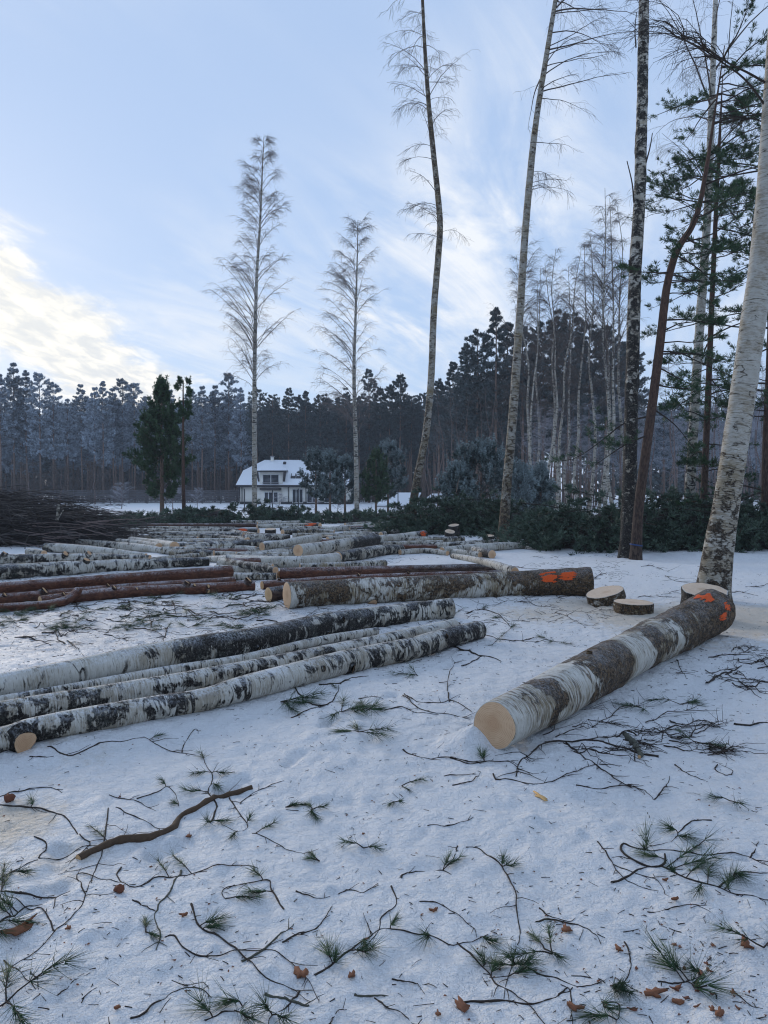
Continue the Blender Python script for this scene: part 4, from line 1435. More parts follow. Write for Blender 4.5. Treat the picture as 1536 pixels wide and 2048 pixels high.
# ------------------------------------------------------------------ felled logs
def make_log(name, label, pts, bark='birch_bark', cut='cut_birch', dk=((0, .4), (1, .4)), knots=(), paint=(), group=None, rough=.05, seed=1, sides=None, bumps=.0, cat='log', tiltcut=(0, 0), base=None):
    """pts: (px, py, radius px[, lift m]) along the stem, first to last; lies on the snow"""
    C3 = []
    for p in pts:
        c, r = on_ground(p[0], p[1], p[2], p[3] if len(p) > 3 else 0.0)
        C3.append((*c, r))
    C3 = np.array(C3)
    C3[:, 2] -= C3[:, 3] * .10
    L = np.linalg.norm(np.diff(C3[:, :3], axis=0), axis=1).sum()
    big = C3[:, 3].mean() * FPX / C3[:, 1].mean()
    sides = sides or int(np.clip(big * 1.6, 14, 56))
    n = int(np.clip(L * big * .9, 24, 260))
    Q = resample(C3, n)
    mid = Q[n // 2, :3].copy()
    org = np.array([mid[0], mid[1], float(height(mid[0], mid[1]))])
    P, R = Q[:, :3] - org, Q[:, 3]
    s = np.concatenate([[0], np.cumsum(np.linalg.norm(np.diff(P, axis=0), axis=1))])
    tt = s / s[-1]
    dkv = np.interp(tt, [d[0] for d in dk], [d[1] for d in dk])
    T, N, B = frames(P[None])
    T, N, B = T[0], N[0], B[0]

    def radius(t, th):
        """surface radius at share t along and angle th"""
        ss = t * s[-1]
        q = np.interp(t, tt, R)
        d = np.interp(t, tt, dkv)
        c, sn = np.cos(th), np.sin(th)
        f = 1 + rough * fbm(c * 1.3 + seed, sn * 1.3, ss * 1.8 + seed * 3.1, 2)
        f = f + rough * .55 * (0.4 + d) * fbm(c * 4 + seed, sn * 4, ss * 9, 3)
        f = f + bumps * np.clip(vnoise(c * 1.2 + 4, sn * 1.2 + seed, ss * 1.5) - .5, 0, 1)
        return q * f
    root = empty(name, org, label, cat, group)
    th = np.arange(sides) / sides * 2 * math.pi
    TT, TH = np.meshgrid(tt, th, indexing='ij')
    RR = radius(TT, TH)
    ax = P[:, None, :] + RR[..., None] * (np.cos(TH)[..., None] * N[:, None, :] + np.sin(TH)[..., None] * B[:, None, :])
    for e, sl in ((0, tiltcut[0]), (-1, tiltcut[1])):     # a little slant of the saw cut
        if sl:
            ax[e] += T[e] * (RR[e] * np.cos(TH[e]) * sl)[:, None]
    idx = np.arange(n * sides).reshape(n, sides)
    a, b = idx[:-1], idx[1:]
    F = np.stack([a, np.roll(a, -1, 1), np.roll(b, -1, 1), b], -1).reshape(-1, 4)
    bc = np.stack([RR * np.cos(TH), RR * np.sin(TH), np.broadcast_to(s[:, None], RR.shape)], -1)
    m = MB()
    shift = .035 * fbm(np.cos(TH) * 1.4 + seed, np.sin(TH) * 1.4, TT * s[-1] * 1.5, 3)
    dk2 = np.interp((TT + shift).clip(0, 1), tt, dkv) + .30 * fbm(np.cos(TH) * 1.8, np.sin(TH) * 1.8 + seed, TT * s[-1] * 3.0, 3)
    m.add(ax.reshape(-1, 3), F, 0, bc=bc.reshape(-1, 3), dk=dk2.clip(0, 2).ravel())
    m.build('bark', bark, root)
    for e in (0, -1):
        rim = ax[e] + (T[e] * (-.002 if e == 0 else .002))
        c = rim.mean(0)
        g = np.random.default_rng(int(seed * 10) + e)
        px_, py_ = g.uniform(-.12, .12, 2) * R[e]
        V, fc, bcs = [c], [], [(-px_, -py_, 0)]
        for k, f in enumerate((.5, .97)):
            for j in range(sides):
                V.append(c + (rim[j] - c) * f)
                bcs.append((RR[e, j] * f * math.cos(th[j]) - px_, RR[e, j] * f * math.sin(th[j]) - py_, 0))
        V, bcs = np.array(V), np.array(bcs)
        j = np.arange(sides)
        f3 = np.stack([np.zeros(sides, int), 1 + j, 1 + (j + 1) % sides], -1)
        f4 = np.stack([1 + j, 1 + sides + j, 1 + sides + (j + 1) % sides, 1 + (j + 1) % sides], -1)
        if e == 0:
            f3, f4 = f3[:, ::-1], f4[:, ::-1]
        m = MB()
        m.add(V, f3, 0, bc=bcs)
        m.F.append(f4)
        m.mi.append(np.zeros(len(f4), np.int32))
        # close the bark edge between the cut face and the outer rim
        k = len(V)
        m.add(ax[e], np.zeros((0, 4), int), 0, bc=np.stack([RR[e] * np.cos(th), RR[e] * np.sin(th), 0 * th], -1))
        fr = np.stack([1 + sides + j, k + j, k + (j + 1) % sides, 1 + sides + (j + 1) % sides], -1)
        m.F.append(fr if e else fr[:, ::-1])
        m.mi.append(np.ones(sides, np.int32))
        m.build('cut_face', [cut, bark], root, False)
    right = T[n // 2, 0] > 0

    def angle(deg):
        q = math.radians(90 - deg)
        return q if right else -q
    for kn in knots:
        t, deg, rk = kn[:3]
        along = kn[3] if len(kn) > 3 else .8
        i = int(np.clip(t * (n - 1), 1, n - 2))
        q = angle(deg)
        d = math.cos(q) * N[i] + math.sin(q) * B[i]
        rr = float(radius(np.array(tt[i]), np.array(q)))
        nd = nrm(d + along * T[i] * (1 if right else -1) * (1 if kn[4:] in ((), (1,)) else -1))
        p0, p1 = P[i] + d * rr * .55, P[i] + d * rr * 1.04 + nd * rk * .45
        tube = resample(np.array([p0, (p0 + p1) / 2, p1]), 5)
        m = MB()
        V, F, bcc = tubes(tube[None], np.array([[rk * 1.5, rk * 1.3, rk * 1.15, rk * 1.05, rk]]), 14)
        m.add(V, F, 0, bc=bcc, dk=.8)
        st = m.build('branch_stub', bark, root)
        u = nrm(np.cross(nd, [0.1, .2, 1]))
        w = np.cross(nd, u)
        k = np.arange(16) / 16 * 2 * math.pi
        wobk = 1 + .08 * np.sin(3 * k + seed)
        V = np.vstack([p1 + nd * .004, p1 + nd * .003 + (rk * .98 * wobk)[:, None] * (np.cos(k)[:, None] * u + np.sin(k)[:, None] * w)])
        m = MB()
        m.add(V, np.stack([np.zeros(16, int), 1 + np.arange(16), 1 + (np.arange(16) + 1) % 16], -1), 0, bc=np.vstack([[0, 0, 0], np.stack([rk * np.cos(k), rk * np.sin(k), 0 * k], -1)]))
        m.build('cut_face', cut, st, False)
    for kp, (t, deg, ln, wd) in enumerate(paint):
        ku, kv = 34, 30
        tu = t + np.linspace(-.5, .5, ku) * ln / s[-1]
        q = np.array([angle(deg + v) for v in np.linspace(-.5, .5, kv) * wd])
        U, W = np.meshgrid(tu.clip(0, 1), q, indexing='ij')
        rr = radius(U, W) * 1.012 + .002
        Pi = np.stack([np.interp(U * s[-1], s, P[:, i]) for i in range(3)], -1)
        Ni = np.stack([np.interp(U * s[-1], s, N[:, i]) for i in range(3)], -1)
        Bi = np.stack([np.interp(U * s[-1], s, B[:, i]) for i in range(3)], -1)
        V = Pi + rr[..., None] * (np.cos(W)[..., None] * Ni + np.sin(W)[..., None] * Bi)
        du, dv = np.meshgrid(np.linspace(-1, 1, ku), np.linspace(-1, 1, kv), indexing='ij')
        keep = fbm(du * 1.2 + seed + kp * 7, dv * 6.0, 1.0, 3) * 1.2 + .62 - (du ** 2 + .8 * dv ** 2) > 0
        ii = np.arange(ku * kv).reshape(ku, kv)
        kf = (keep[:-1, :-1] & keep[1:, 1:]).ravel()
        F = np.stack([ii[:-1, :-1], ii[1:, :-1], ii[1:, 1:], ii[:-1, 1:]], -1).reshape(-1, 4)[kf]
        m = MB()
        m.add(V.reshape(-1, 3), F)
        tag(m.build('paint_mark', 'spray_paint', root), 'orange spray paint mark')
    return root


BUTT = ((0, .35), (.7, .45), (.82, .9), (.9, 1.35), (1, 1.4))
# near stack at left
G1 = 'birch logs of the near stack at left'
make_log('birch_log', 'rear birch log of the near left stack, mossy with many black patches', [(-70, 1386, 28), (0, 1371, 28.5), (165, 1340, 28), (365, 1303, 30), (520, 1277, 27), (640, 1250, 24), (770, 1230, 21), (902, 1214, 19.5)], 'birch_bark', dk=((0, .15), (.22, .2), (.35, .9), (.6, .85), (.8, .7), (1, .6)),
         knots=((.43, -25, .035), (.70, 20, .035), (.655, -30, .022)), group=G1, seed=1.3, bumps=.25)
make_log('birch_log', 'middle birch log of the near left stack with grey lichen bands', [(-70, 1440, 24), (0, 1425, 24), (219, 1389, 23), (437, 1349, 20), (683, 1300, 17), (818, 1271, 16), (908, 1250, 14)], 'birch_bark', dk=((0, .75), (.2, .5), (.5, .55), (.75, .5), (1, .1)),
         group=G1, seed=2.7)
make_log('birch_log', 'front birch log of the near left stack with several sawn knots', [(-50, 1492, 25), (27, 1470, 25), (73, 1456, 24.5), (240, 1425, 25), (401, 1398, 23), (480, 1376, 25), (600, 1345, 25), (700, 1320, 24), (818, 1296, 22.5), (900, 1272, 20), (957, 1258, 18)], 'birch_bark', dk=((0, .75), (.1, .55), (.3, .6), (.45, .2), (.62, .55), (.8, .6), (.9, .8), (1, .5)),
         knots=((.055, -14, .068, -.15), (.50, 12, .024), (.585, -20, .036, .9), (.845, 28, .026)), group=G1, seed=3.1, bumps=.15)
make_log('birch_log', 'thin pale birch stem wedged between the logs of the near left stack', [(-30, 1405, 11), (4, 1400, 11), (150, 1375, 11), (325, 1343, 11), (480, 1318, 10), (642, 1280, 9), (752, 1262, 8)], 'birch_bark', dk=((0, .2), (1, .4)), group=G1, seed=4.4)
# big log lying free at right
make_log('birch_log', 'big birch log at right with orange-painted butt against the stump, clean cut end facing us', [(989, 1447, 47), (1090, 1395, 48.5), (1180, 1345, 46), (1270, 1298, 43.5), (1350, 1258, 42), (1395, 1235, 43), (1424, 1220, 45)], 'birch_bark_brown', dk=((0, .2), (.10, .25), (.115, .95), (.14, .95), (.155, .05), (.24, .1), (.265, .75), (.33, .9), (.45, .85), (.475, .05), (.57, .1), (.595, .9), (.65, .55), (.7, .3), (.75, .85), (.85, .9), (.92, 1.15), (1, 1.2)),
         paint=((.925, 76, .30, 62), (.93, 6, .24, 24), (.965, 24, .18, 26)), knots=((.33, 83, .022, .4),), seed=5.6, rough=.07, bumps=.22, tiltcut=(.0, .12))
# thick log across the middle
make_log('birch_log', 'thick mossy birch log across the middle with two orange paint marks at its dark butt', [(574, 1188, 27.5), (700, 1181, 26.5), (850, 1174, 26), (1000, 1167, 25.5), (1100, 1163, 27), (1181, 1161, 29)], 'birch_bark_brown', dk=((0, .5), (.06, .75), (.16, .8), (.2, .3), (.28, .45), (.4, .55), (.5, .7), (.6, .35), (.7, .5), (.8, .9), (.88, 1.2), (1, 1.3)),
         paint=((.855, 30, .30, 70), (.922, 28, .34, 50)), knots=((.27, -48, .07, .1),), seed=6.2, rough=.06, bumps=.1)
G2 = 'red pine logs lying across the middle'
make_log('pine_log', 'long red pine log lying behind the thick mossy birch log', [(560, 1146, 11.5), (780, 1141, 11), (1000, 1136, 10.5)], 'pine_bark', 'cut_pine', ((0, .0), (.4, .15), (.6, .6), (1, .9)), group=G2, seed=7.1, rough=.04)
make_log('pine_log', 'thin red pine log squeezed between the long red log and the thick birch log', [(524, 1170, 8.5), (680, 1158, 8), (850, 1151, 7.5), (1003, 1147, 7)], 'pine_bark', 'cut_pine', ((0, 0), (.8, .1), (1, .4)), ((.08, 70, .03), (.4, 60, .03), (.62, 70, .03)), group=G2, seed=7.7)
make_log('pine_log', 'short-looking pine log whose round end shows left of the thick birch log', [(537, 1188, 15), (640, 1176, 14.5), (800, 1167, 14)], 'pine_bark', 'cut_pine', ((0, .8), (1, .9)), group=G2, seed=8.4)
G3 = 'red pine logs of the left stack'
make_log('pine_log', 'topmost red pine log of the left stack', [(-70, 1182, 11, .1), (0, 1175, 11, .1), (230, 1158, 11.5, .1), (463, 1141, 11.5, .1)], 'pine_bark', 'cut_pine', ((0, .1), (1, .1)), group=G3, seed=9.2, rough=.03)
make_log('pine_log', 'middle red pine log of the left stack with a big pale knot', [(-70, 1204, 10.5), (0, 1197, 10.5), (120, 1187, 10.5), (300, 1172, 9.5), (470, 1161, 8)], 'pine_bark', 'cut_pine', ((0, .1), (1, .1)), ((.285, 50, .055), (.12, 45, .03), (.5, 60, .03)), group=G3, seed=9.9, rough=.03)
make_log('pine_log', 'front red pine log of the left stack with many pale knots', [(80, 1201, 10), (160, 1192, 11.5), (260, 1183, 12), (380, 1177, 11), (508, 1170, 10.5)], 'pine_bark', 'cut_pine', ((0, .1), (1, .0)), ((.13, 50, .03), (.36, 60, .035), (.44, 30, .02), (.685, 78, .055), (.73, 40, .025), (.77, 20, .028), (.78, -30, .03), (.97, 65, .06)), group=G3, seed=10.6, rough=.07)
make_log('pine_log', 'curved orange-brown pine limb with a sawn fork at the front of the left stack', [(-70, 1220, 8.5), (0, 1215, 9), (80, 1210, 9), (126, 1202, 9.5), (147, 1190, 9, .06), (157, 1179, 8, .13)], 'pine_bark', 'cut_pine', ((0, 0), (1, 0)), group=G3, seed=11.1, rough=.04)
# birch logs at left, middle distance
G4 = 'birch logs of the left middle pile'
LB = 'birch_log'
make_log(LB, 'stout white birch log with black patches right behind the left red pine logs', [(-70, 1148, 15), (0, 1143, 15), (158, 1134, 14), (280, 1128, 12), (417, 1122, 9)], dk=((0, .5), (.2, .75), (.5, .45), (.75, .7), (1, .8)), knots=((.47, 62, .065, .3),), group=G4, seed=12.2)
make_log(LB, 'birch log with three pale sawn knots behind the stout white one', [(-70, 1121, 10.5), (0, 1118, 10.5), (130, 1116, 10), (200, 1115, 9), (300, 1116, 7)], dk=((0, .3), (.3, .8), (.6, .4), (1, .6)), knots=((.22, 78, .07), (.54, 50, .07), (.66, 55, .07)), group=G4, seed=13.5)
make_log(LB, 'smooth white birch log slanting down in front of the dark brush heap', [(92, 1094, 9.5), (150, 1097, 9.5), (220, 1103, 8), (292, 1110, 4)], dk=((0, 1.0), (.15, .2), (1, .2)), group=G4, seed=14.1)
make_log(LB, 'ringed birch log above the smooth slanting one, thinning to the right', [(157, 1084, 7), (220, 1089, 7.5), (290, 1096, 8), (367, 1107, 3.5)], dk=((0, .3), (.4, .7), (.7, .1), (1, .1)), group=G4, seed=15.3)
make_log(LB, 'short birch piece lying by the foot of the dark brush heap', [(57, 1103, 8), (88, 1107, 7)], dk=((0, .3), (1, .6)), group=G4, seed=16.1)
make_log(LB, 'birch log whose round end faces us between the left pile and the yellowish log', [(349, 1092, 10), (308, 1086, 9), (262, 1080, 8)], dk=((0, .2), (1, .5)), group=G4, seed=17.8)
make_log(LB, 'yellowish mossy birch log in the middle of the left pile', [(370, 1099, 8.5), (420, 1093, 10.5), (470, 1090, 11), (524, 1087, 10.5)], 'birch_bark_mossy', dk=((0, .4), (.5, .6), (1, .9)), group=G4, seed=18.2)
make_log(LB, 'birch log end half hidden left of the round facing end', [(318, 1093, 8), (280, 1087, 7.5), (236, 1083, 7)], dk=((0, .3), (1, .4)), group=G4, seed=19.5)
make_log(LB, 'long thin birch log with orange-painted butt under the rearmost pine log', [(247, 1059, 3.5), (330, 1061, 4), (420, 1061, 4.7), (517, 1062, 6)], dk=BUTT, paint=((.90, 25, .5, 95),), group=G4, seed=20.4)
make_log(LB, 'black-spotted birch log below the thin painted one', [(300, 1068, 5), (380, 1070, 5.5), (487, 1071, 6.7)], dk=((0, .5), (1, .7)), group=G4, seed=21.7)
make_log(LB, 'slender birch pole lying low below the black-spotted log', [(310, 1080, 3.5), (420, 1080, 4), (490, 1080, 4)], dk=((0, .4), (1, .4)), group=G4, seed=22.1)
make_log('pine_log', 'rearmost brown pine log left of the tall pale birch', [(296, 1051, 5.3), (400, 1051, 5), (513, 1050, 4.6)], 'pine_bark', 'cut_pine', ((0, .5), (1, .7)), group='far pine logs', seed=23.3)
make_log('pine_log', 'short reddish pine log below the orange-painted butt', [(487, 1074, 5.5), (532, 1073, 5)], 'pine_bark', 'cut_pine', ((0, .3), (1, .3)), group='far pine logs', seed=24.9)
# middle pile
G5 = 'birch logs of the centre pile'
make_log(LB, 'bent birch log of the centre pile, left of two with round ends facing us', [(524, 1093, 9.5, .12), (560, 1089, 9, .12), (600, 1080, 8.5, .15), (637, 1075, 8, .15)], dk=((0, .4), (.4, .2), (1, .3)), group=G5, seed=25.6)
make_log(LB, 'birch log with dark butt and round end, topmost of the centre pile', [(596, 1100, 12.5, .15), (650, 1093, 12, .16), (700, 1086, 12, .17), (750, 1079, 12.5, .18)], dk=((0, .2), (.5, .45), (.68, 1.0), (.75, 1.4), (1, 1.4)), group=G5, seed=26.6)
make_log(LB, 'smooth birch log at the front of the centre pile, cut end to the right', [(416, 1117, 6), (480, 1119, 9.5), (560, 1123, 11.5), (620, 1122, 12.5), (672, 1117, 13.5)], dk=((0, .2), (1, .25)), group=G5, seed=27.1, rough=.03)
make_log(LB, 'ringed birch log continuing right of the smooth front one', [(676, 1113, 11), (740, 1103, 12), (770, 1099, 11), (802, 1098, 9.5)], dk=((0, .7), (.5, .6), (1, .6)), group=G5, seed=28.3)
make_log(LB, 'thin spotted birch log slanting down towards the long red pine log', [(440, 1121, 6, .1), (490, 1129, 7.5, .1), (551, 1140, 7.3, .1)], dk=((0, .2), (.5, .7), (1, .7)), group=G5, seed=29.2)
make_log(LB, 'grey birch log lying low left of the long red pine log', [(463, 1152, 8), (553, 1152, 7)], 'birch_bark_mossy', dk=((0, .3), (1, .6)), group=G5, seed=30.1)
make_log(LB, 'small birch log end peeping out under the left round-ended log', [(486, 1105, 7), (515, 1100, 6.5), (545, 1096, 6)], dk=((0, .5), (1, .5)), group=G5, seed=31.7)
make_log(LB, 'small birch log tucked under the topmost log of the centre pile', [(526, 1107, 6.3), (560, 1102, 7), (590, 1098, 7)], 'birch_bark_mossy', dk=((0, .6), (1, .7)), group=G5, seed=32.5)
make_log(LB, 'ringed birch log with orange-painted dark butt near the foot of the crooked birch', [(748, 1078, 7.5), (800, 1074, 8), (848, 1068, 9)], dk=((0, .3), (.75, .4), (.85, 1.2), (1, 1.4)), paint=((.90, 10, .5, 90),), group=G5, seed=33.3)
make_log('pine_log', 'thin red pine log behind the snow patch of the centre pile', [(745, 1094, 4.6), (810, 1093, 4.6), (874, 1093, 4.6)], 'pine_bark', 'cut_pine', ((0, .1), (1, .0)), group='far pine logs', seed=34.8)
make_log(LB, 'slim birch pole lying above the thin red pine log', [(750, 1087, 4), (820, 1085, 4), (885, 1083, 3.6)], dk=((0, .6), (1, .4)), group=G5, seed=35.2)
make_log(LB, 'white ringed birch log pointing right below the leaning birch', [(884, 1101, 7.7), (940, 1096, 8.2), (1000, 1092, 8.2), (1047, 1090, 7)], dk=((0, .2), (1, .3)), group=G5, seed=36.3)
make_log(LB, 'short birch log whose cut end sits beside the white ringed log', [(899, 1102, 6.5), (925, 1105, 6.5), (960, 1109, 6)], dk=((0, .3), (1, .4)), group=G5, seed=37.4)
make_log(LB, 'thin birch log lying slantwise over the end of the long red pine log', [(905, 1111, 5.5, .1), (945, 1118, 6.5, .16), (990, 1129, 8, .24), (1030, 1142, 8.5, .24)], dk=((0, .9), (.1, .3), (1, .4)), group=G5, seed=38.5)
make_log(LB, 'stubby birch log with scaly dark end beside the slanting thin one', [(984, 1108, 9), (966, 1104, 9), (948, 1100, 8)], dk=((0, 1.3), (.3, .6), (1, .3)), group=G5, seed=39.1)
G6 = 'farthest birch logs of the piles'
make_log(LB, 'farthest birch log at the foot of the tall pale birch', [(462, 1044, 4.2), (563, 1044, 3.6)], dk=((0, .7), (1, .5)), group=G6, seed=40.2)
make_log(LB, 'far birch log with orange-painted butt left of the farthest brush', [(514, 1053, 4), (570, 1051, 4.6), (640, 1051, 6.2)], dk=BUTT, paint=((.86, 25, .8, 100),), group=G6, seed=41.3)
make_log(LB, 'far slim birch pole above the orange-painted far log', [(515, 1046, 3), (622, 1043, 3)], dk=((0, .4), (1, .4)), group=G6, seed=42.4)
make_log(LB, 'far yellowish birch log right of the snow-topped stump', [(565, 1064, 6), (620, 1062, 6), (668, 1064, 5)], 'birch_bark_mossy', dk=((0, .8), (1, .4)), group=G6, seed=43.2)
make_log(LB, 'far birch log sloping up to a pale cut end at the right', [(642, 1059, 5), (700, 1055, 5.6), (758, 1047, 4.8)], dk=((0, .4), (1, .3)), group=G6, seed=44.1)
make_log(LB, 'far dark mossy birch log below the pale cut end', [(700, 1059, 5), (792, 1056, 4.6)], dk=((0, 1.), (1, 1.2)), group=G6, seed=45.3)
make_log(LB, 'far birch pole lying in the snow behind the topmost centre log', [(645, 1069, 4), (745, 1069, 3.6)], dk=((0, .4), (1, .6)), group=G6, seed=46.4)

G7 = 'logs filling the gaps of the middle field'
FILL = [([(262, 1064, 3.6), (360, 1066, 4.0), (470, 1067, 4.4)], 'slim birch log between the painted thin log and the black-spotted one'),
        ([(230, 1074, 4.4), (300, 1075, 5), (395, 1077, 5)], 'birch log left of the yellowish mossy one, near the brush heap foot'),
        ([(280, 1055, 3.4), (380, 1056, 3.6), (470, 1057, 4)], 'grey birch log just below the rearmost brown pine log'),
        ([(560, 1057, 4.2), (620, 1056, 4.4), (690, 1058, 4)], 'far birch log behind the yellowish far log'),
        ([(585, 1071, 5), (640, 1070, 5), (690, 1072, 4.6)], 'birch log lying behind the bent centre log'),
        ([(655, 1078, 5.5), (720, 1073, 5.5), (770, 1067, 5)], 'birch log behind the topmost centre log'),
        ([(380, 1109, 6), (440, 1108, 6.5), (490, 1110, 6.5)], 'birch log right of the left pile, below the yellowish one'),
        ([(300, 1121, 6.5), (360, 1114, 6), (425, 1108, 5)], 'pale birch log lying across behind the stout white one'),
        ([(430, 1136, 7), (500, 1140, 7.5), (560, 1148, 7)], 'spotted birch log behind the end of the red pine stack'),
        ([(770, 1063, 4.6), (830, 1061, 4.8), (880, 1062, 4.4)], 'far birch log at the foot of the crooked birch'),
        ([(690, 1049, 3.4), (740, 1046, 3.4), (800, 1046, 3.2)], 'farthest slim birch log right of centre'),
        ([(905, 1088, 5), (960, 1084, 5), (1010, 1082, 4.6)], 'birch log lying behind the white ringed one'),
        ([(800, 1104, 5.5), (850, 1101, 5.5), (895, 1106, 5)], 'birch log bridging the snow patch of the centre field'),
        ([(600, 1133, 7.5), (690, 1130, 7.5), (770, 1126, 7)], 'birch log showing above the long red pine log'),
        ([(690, 1063, 3.6), (770, 1060, 3.8), (830, 1055, 3.6)], 'slim far birch log pointing at the crooked birch'),
        ([(440, 1098, 5.5), (480, 1096, 6), (512, 1098, 6)], 'short birch log between the yellowish log and the small log ends')]
for i, (pts, lb) in enumerate(FILL):
    make_log(LB, lb, pts, ('birch_bark', 'birch_bark_mossy', 'birch_bark')[i % 3], dk=((0, .3 + .1 * (i % 4)), (.5, .5), (1, .3 + .15 * (i % 3))), group=G7, seed=50.3 + i * 1.37)

fg = np.random.default_rng(64)
for i in range(24):
    py = 1046 + i * 3.6
    px = fg.uniform(250, 700) if i % 3 else fg.uniform(560, 880)
    if py > 1098:
        px = fg.uniform(260, 520)
    r0 = (py - HOR) * fg.uniform(.055, .075)
    L = fg.uniform(70, 150)
    sl = fg.normal(0, 5)
    pine = i % 6 == 4
    make_log('pine_log' if pine else LB, ('reddish pine log' if pine else 'birch log') + ' packed among others in the dense middle log field',
             [(px, py, r0), (px + L * .5, py + sl * .5 + fg.normal(0, 1), r0 * 1.03), (px + L, py + sl, r0 * .95)], 'pine_bark' if pine else ('birch_bark', 'birch_bark_mossy')[i % 2], 'cut_pine' if pine else 'cut_birch',
             dk=((0, .0 if pine else fg.uniform(.2, .7)), (1, .2 if pine else fg.uniform(.2, .8))), group='logs packed in the dense middle field', seed=80.3 + i * 1.37)


# ------------------------------------------------------------------ stumps and slices
def make_round(name, label, cat, centre, r, h, tilt=(0, 0), rot=0, flute=.06, group=None, bark='birch_bark_mossy', cut='cut_birch', seed=1.0, dk=1.3, ell=1.0, flare=.0, sink=.05, paint=None, slope=0.0):
    """upright round: a stump or a sawn-off slice, bark ring + cut face(s)"""
    root = empty(name, centre, label, cat, group)
    root.rotation_euler = (tilt[0], tilt[1], rot)
    sides, rows = 56, 14
    th = np.arange(sides) / sides * 2 * math.pi
    zz = np.linspace(-sink, h, rows)
    TH, ZZ = np.meshgrid(th, zz)
    prof = 1 + flute * fbm(np.cos(TH) * 1.7 + seed, np.sin(TH) * 1.7, 0.3, 2) * 1.3 + flute * .6 * fbm(np.cos(TH) * 5, np.sin(TH) * 5 + seed, ZZ * 9, 3)
    prof = prof * (1 + flare * np.clip(1 - ZZ / max(h, .01), 0, 1) ** 2)
    RR = r * prof
    top = ZZ + np.where(np.arange(rows)[:, None] == rows - 1, 1, ZZ.clip(0) / h) * slope * RR * np.sin(TH + rot)
    V = np.stack([RR * np.cos(TH) * ell, RR * np.sin(TH), top], -1)
    idx = np.arange(sides * rows).reshape(rows, sides)
    a, b = idx[:-1], idx[1:]
    F = np.stack([a, np.roll(a, -1, 1), np.roll(b, -1, 1), b], -1).reshape(-1, 4)
    bc = np.stack([RR * np.cos(TH), RR * np.sin(TH), ZZ + seed * 7], -1)
    m = MB()
    m.add(V.reshape(-1, 3), F, 0, bc=bc.reshape(-1, 3), dk=dk)
    m.build('bark', bark, root)
    for e in (-1, 0):
        rim = V[e] + [0, 0, .002 if e else -.002]
        c = rim.mean(0)
        g = np.random.default_rng(int(seed * 9) + e)
        off = g.uniform(-.15, .15, 2) * r
        vs, bs_ = [c], [(-off[0], -off[1], 0)]
        for f in (.5, .965):
            vs += list(c + (rim - c) * f)
            bs_ += [(RR[e, j] * f * math.cos(th[j]) - off[0], RR[e, j] * f * math.sin(th[j]) - off[1], 0) for j in range(sides)]
        vs += list(V[e])
        bs_ += list(bc[e])
        j = np.arange(sides)
        f3 = np.stack([np.zeros(sides, int), 1 + j, 1 + (j + 1) % sides], -1)
        f4 = np.stack([1 + j, 1 + sides + j, 1 + sides + (j + 1) % sides, 1 + (j + 1) % sides], -1)
        f5 = f4 + sides
        if e == 0:
            f3, f4, f5 = f3[:, ::-1], f4[:, ::-1], f5[:, ::-1]
        m = MB()
        m.add(np.array(vs), f3, 0, bc=np.array(bs_))
        m.F += [f4, f5]
        m.mi += [np.zeros(sides, np.int32), np.ones(sides, np.int32)]
        m.build('cut_face', [cut, bark], root, False)
    return root


g = ground(1407, 1238)
make_round('stump', 'fresh wide birch stump with torn dark bark in front of the near birch', 'stump', g, .265, .36, rot=.4, flute=.10, flare=.18, seed=2.2, slope=.22, cut='cut_pale')
g = ground(1266, 1224)
make_round('wood_slice', 'round sawn birch slice lying flat on the snow', 'wood slice', g + [0, 0, .0], .25, .13, rot=.8, flute=.035, seed=3.4, sink=.01, tilt=(.03, 0), cut='cut_pale', dk=.75, bark='birch_bark_brown')
g = ground(1213, 1207)
make_round('wood_slice', 'sawn birch slice propped on edge beside the flat round one', 'wood slice', g + [0, 0, .05], .26, .12, tilt=(.10, -.26), rot=0, flute=.06, seed=4.9, sink=.01, cut='cut_pale', dk=.75, bark='birch_bark_brown')
g = ground(541, 1076)
make_round('stump', 'small pale-topped stump among the far logs', 'stump', g, .19, .30, seed=5.1, bark='birch_bark_mossy', slope=.15, dk=1.0, cut='cut_pale')
for (px, py, rp, h, tl, lb) in ((652, 1075, 16, .07, (.05, .05), 'flat dark wood slice lying by the topmost log of the centre pile'), (806, 1064, 10, .16, (.1, .1), 'pale sawn wedge at the foot of the crooked birch'),
                                (790, 1054, 7, .12, (0, .1), 'small pale wood slice left of the crooked birch'), (898, 1081, 10, .30, (.1, .15), 'pale sawn block standing in front of the right brush heap'),
                                (910, 1072, 10.5, .38, (.1, -.05), 'low stump with pale tilted top in front of the right brush heap'), (977, 1085, 11.5, .22, (.06, .0), 'pale sawn block left of the leaning birch foot')):
    g = ground(px, py)
    make_round('stump' if 'stump' in lb else 'wood_slice', lb, 'stump' if 'stump' in lb else 'wood slice', g, rp / FPX * g[1], h, tilt=tl, seed=px * .01, rot=px, flute=.08, sink=.03, slope=.2 if h > .1 else 0, dk=1.2, bark='birch_bark_mossy' if h < .3 else 'birch_bark', cut='cut_pale')


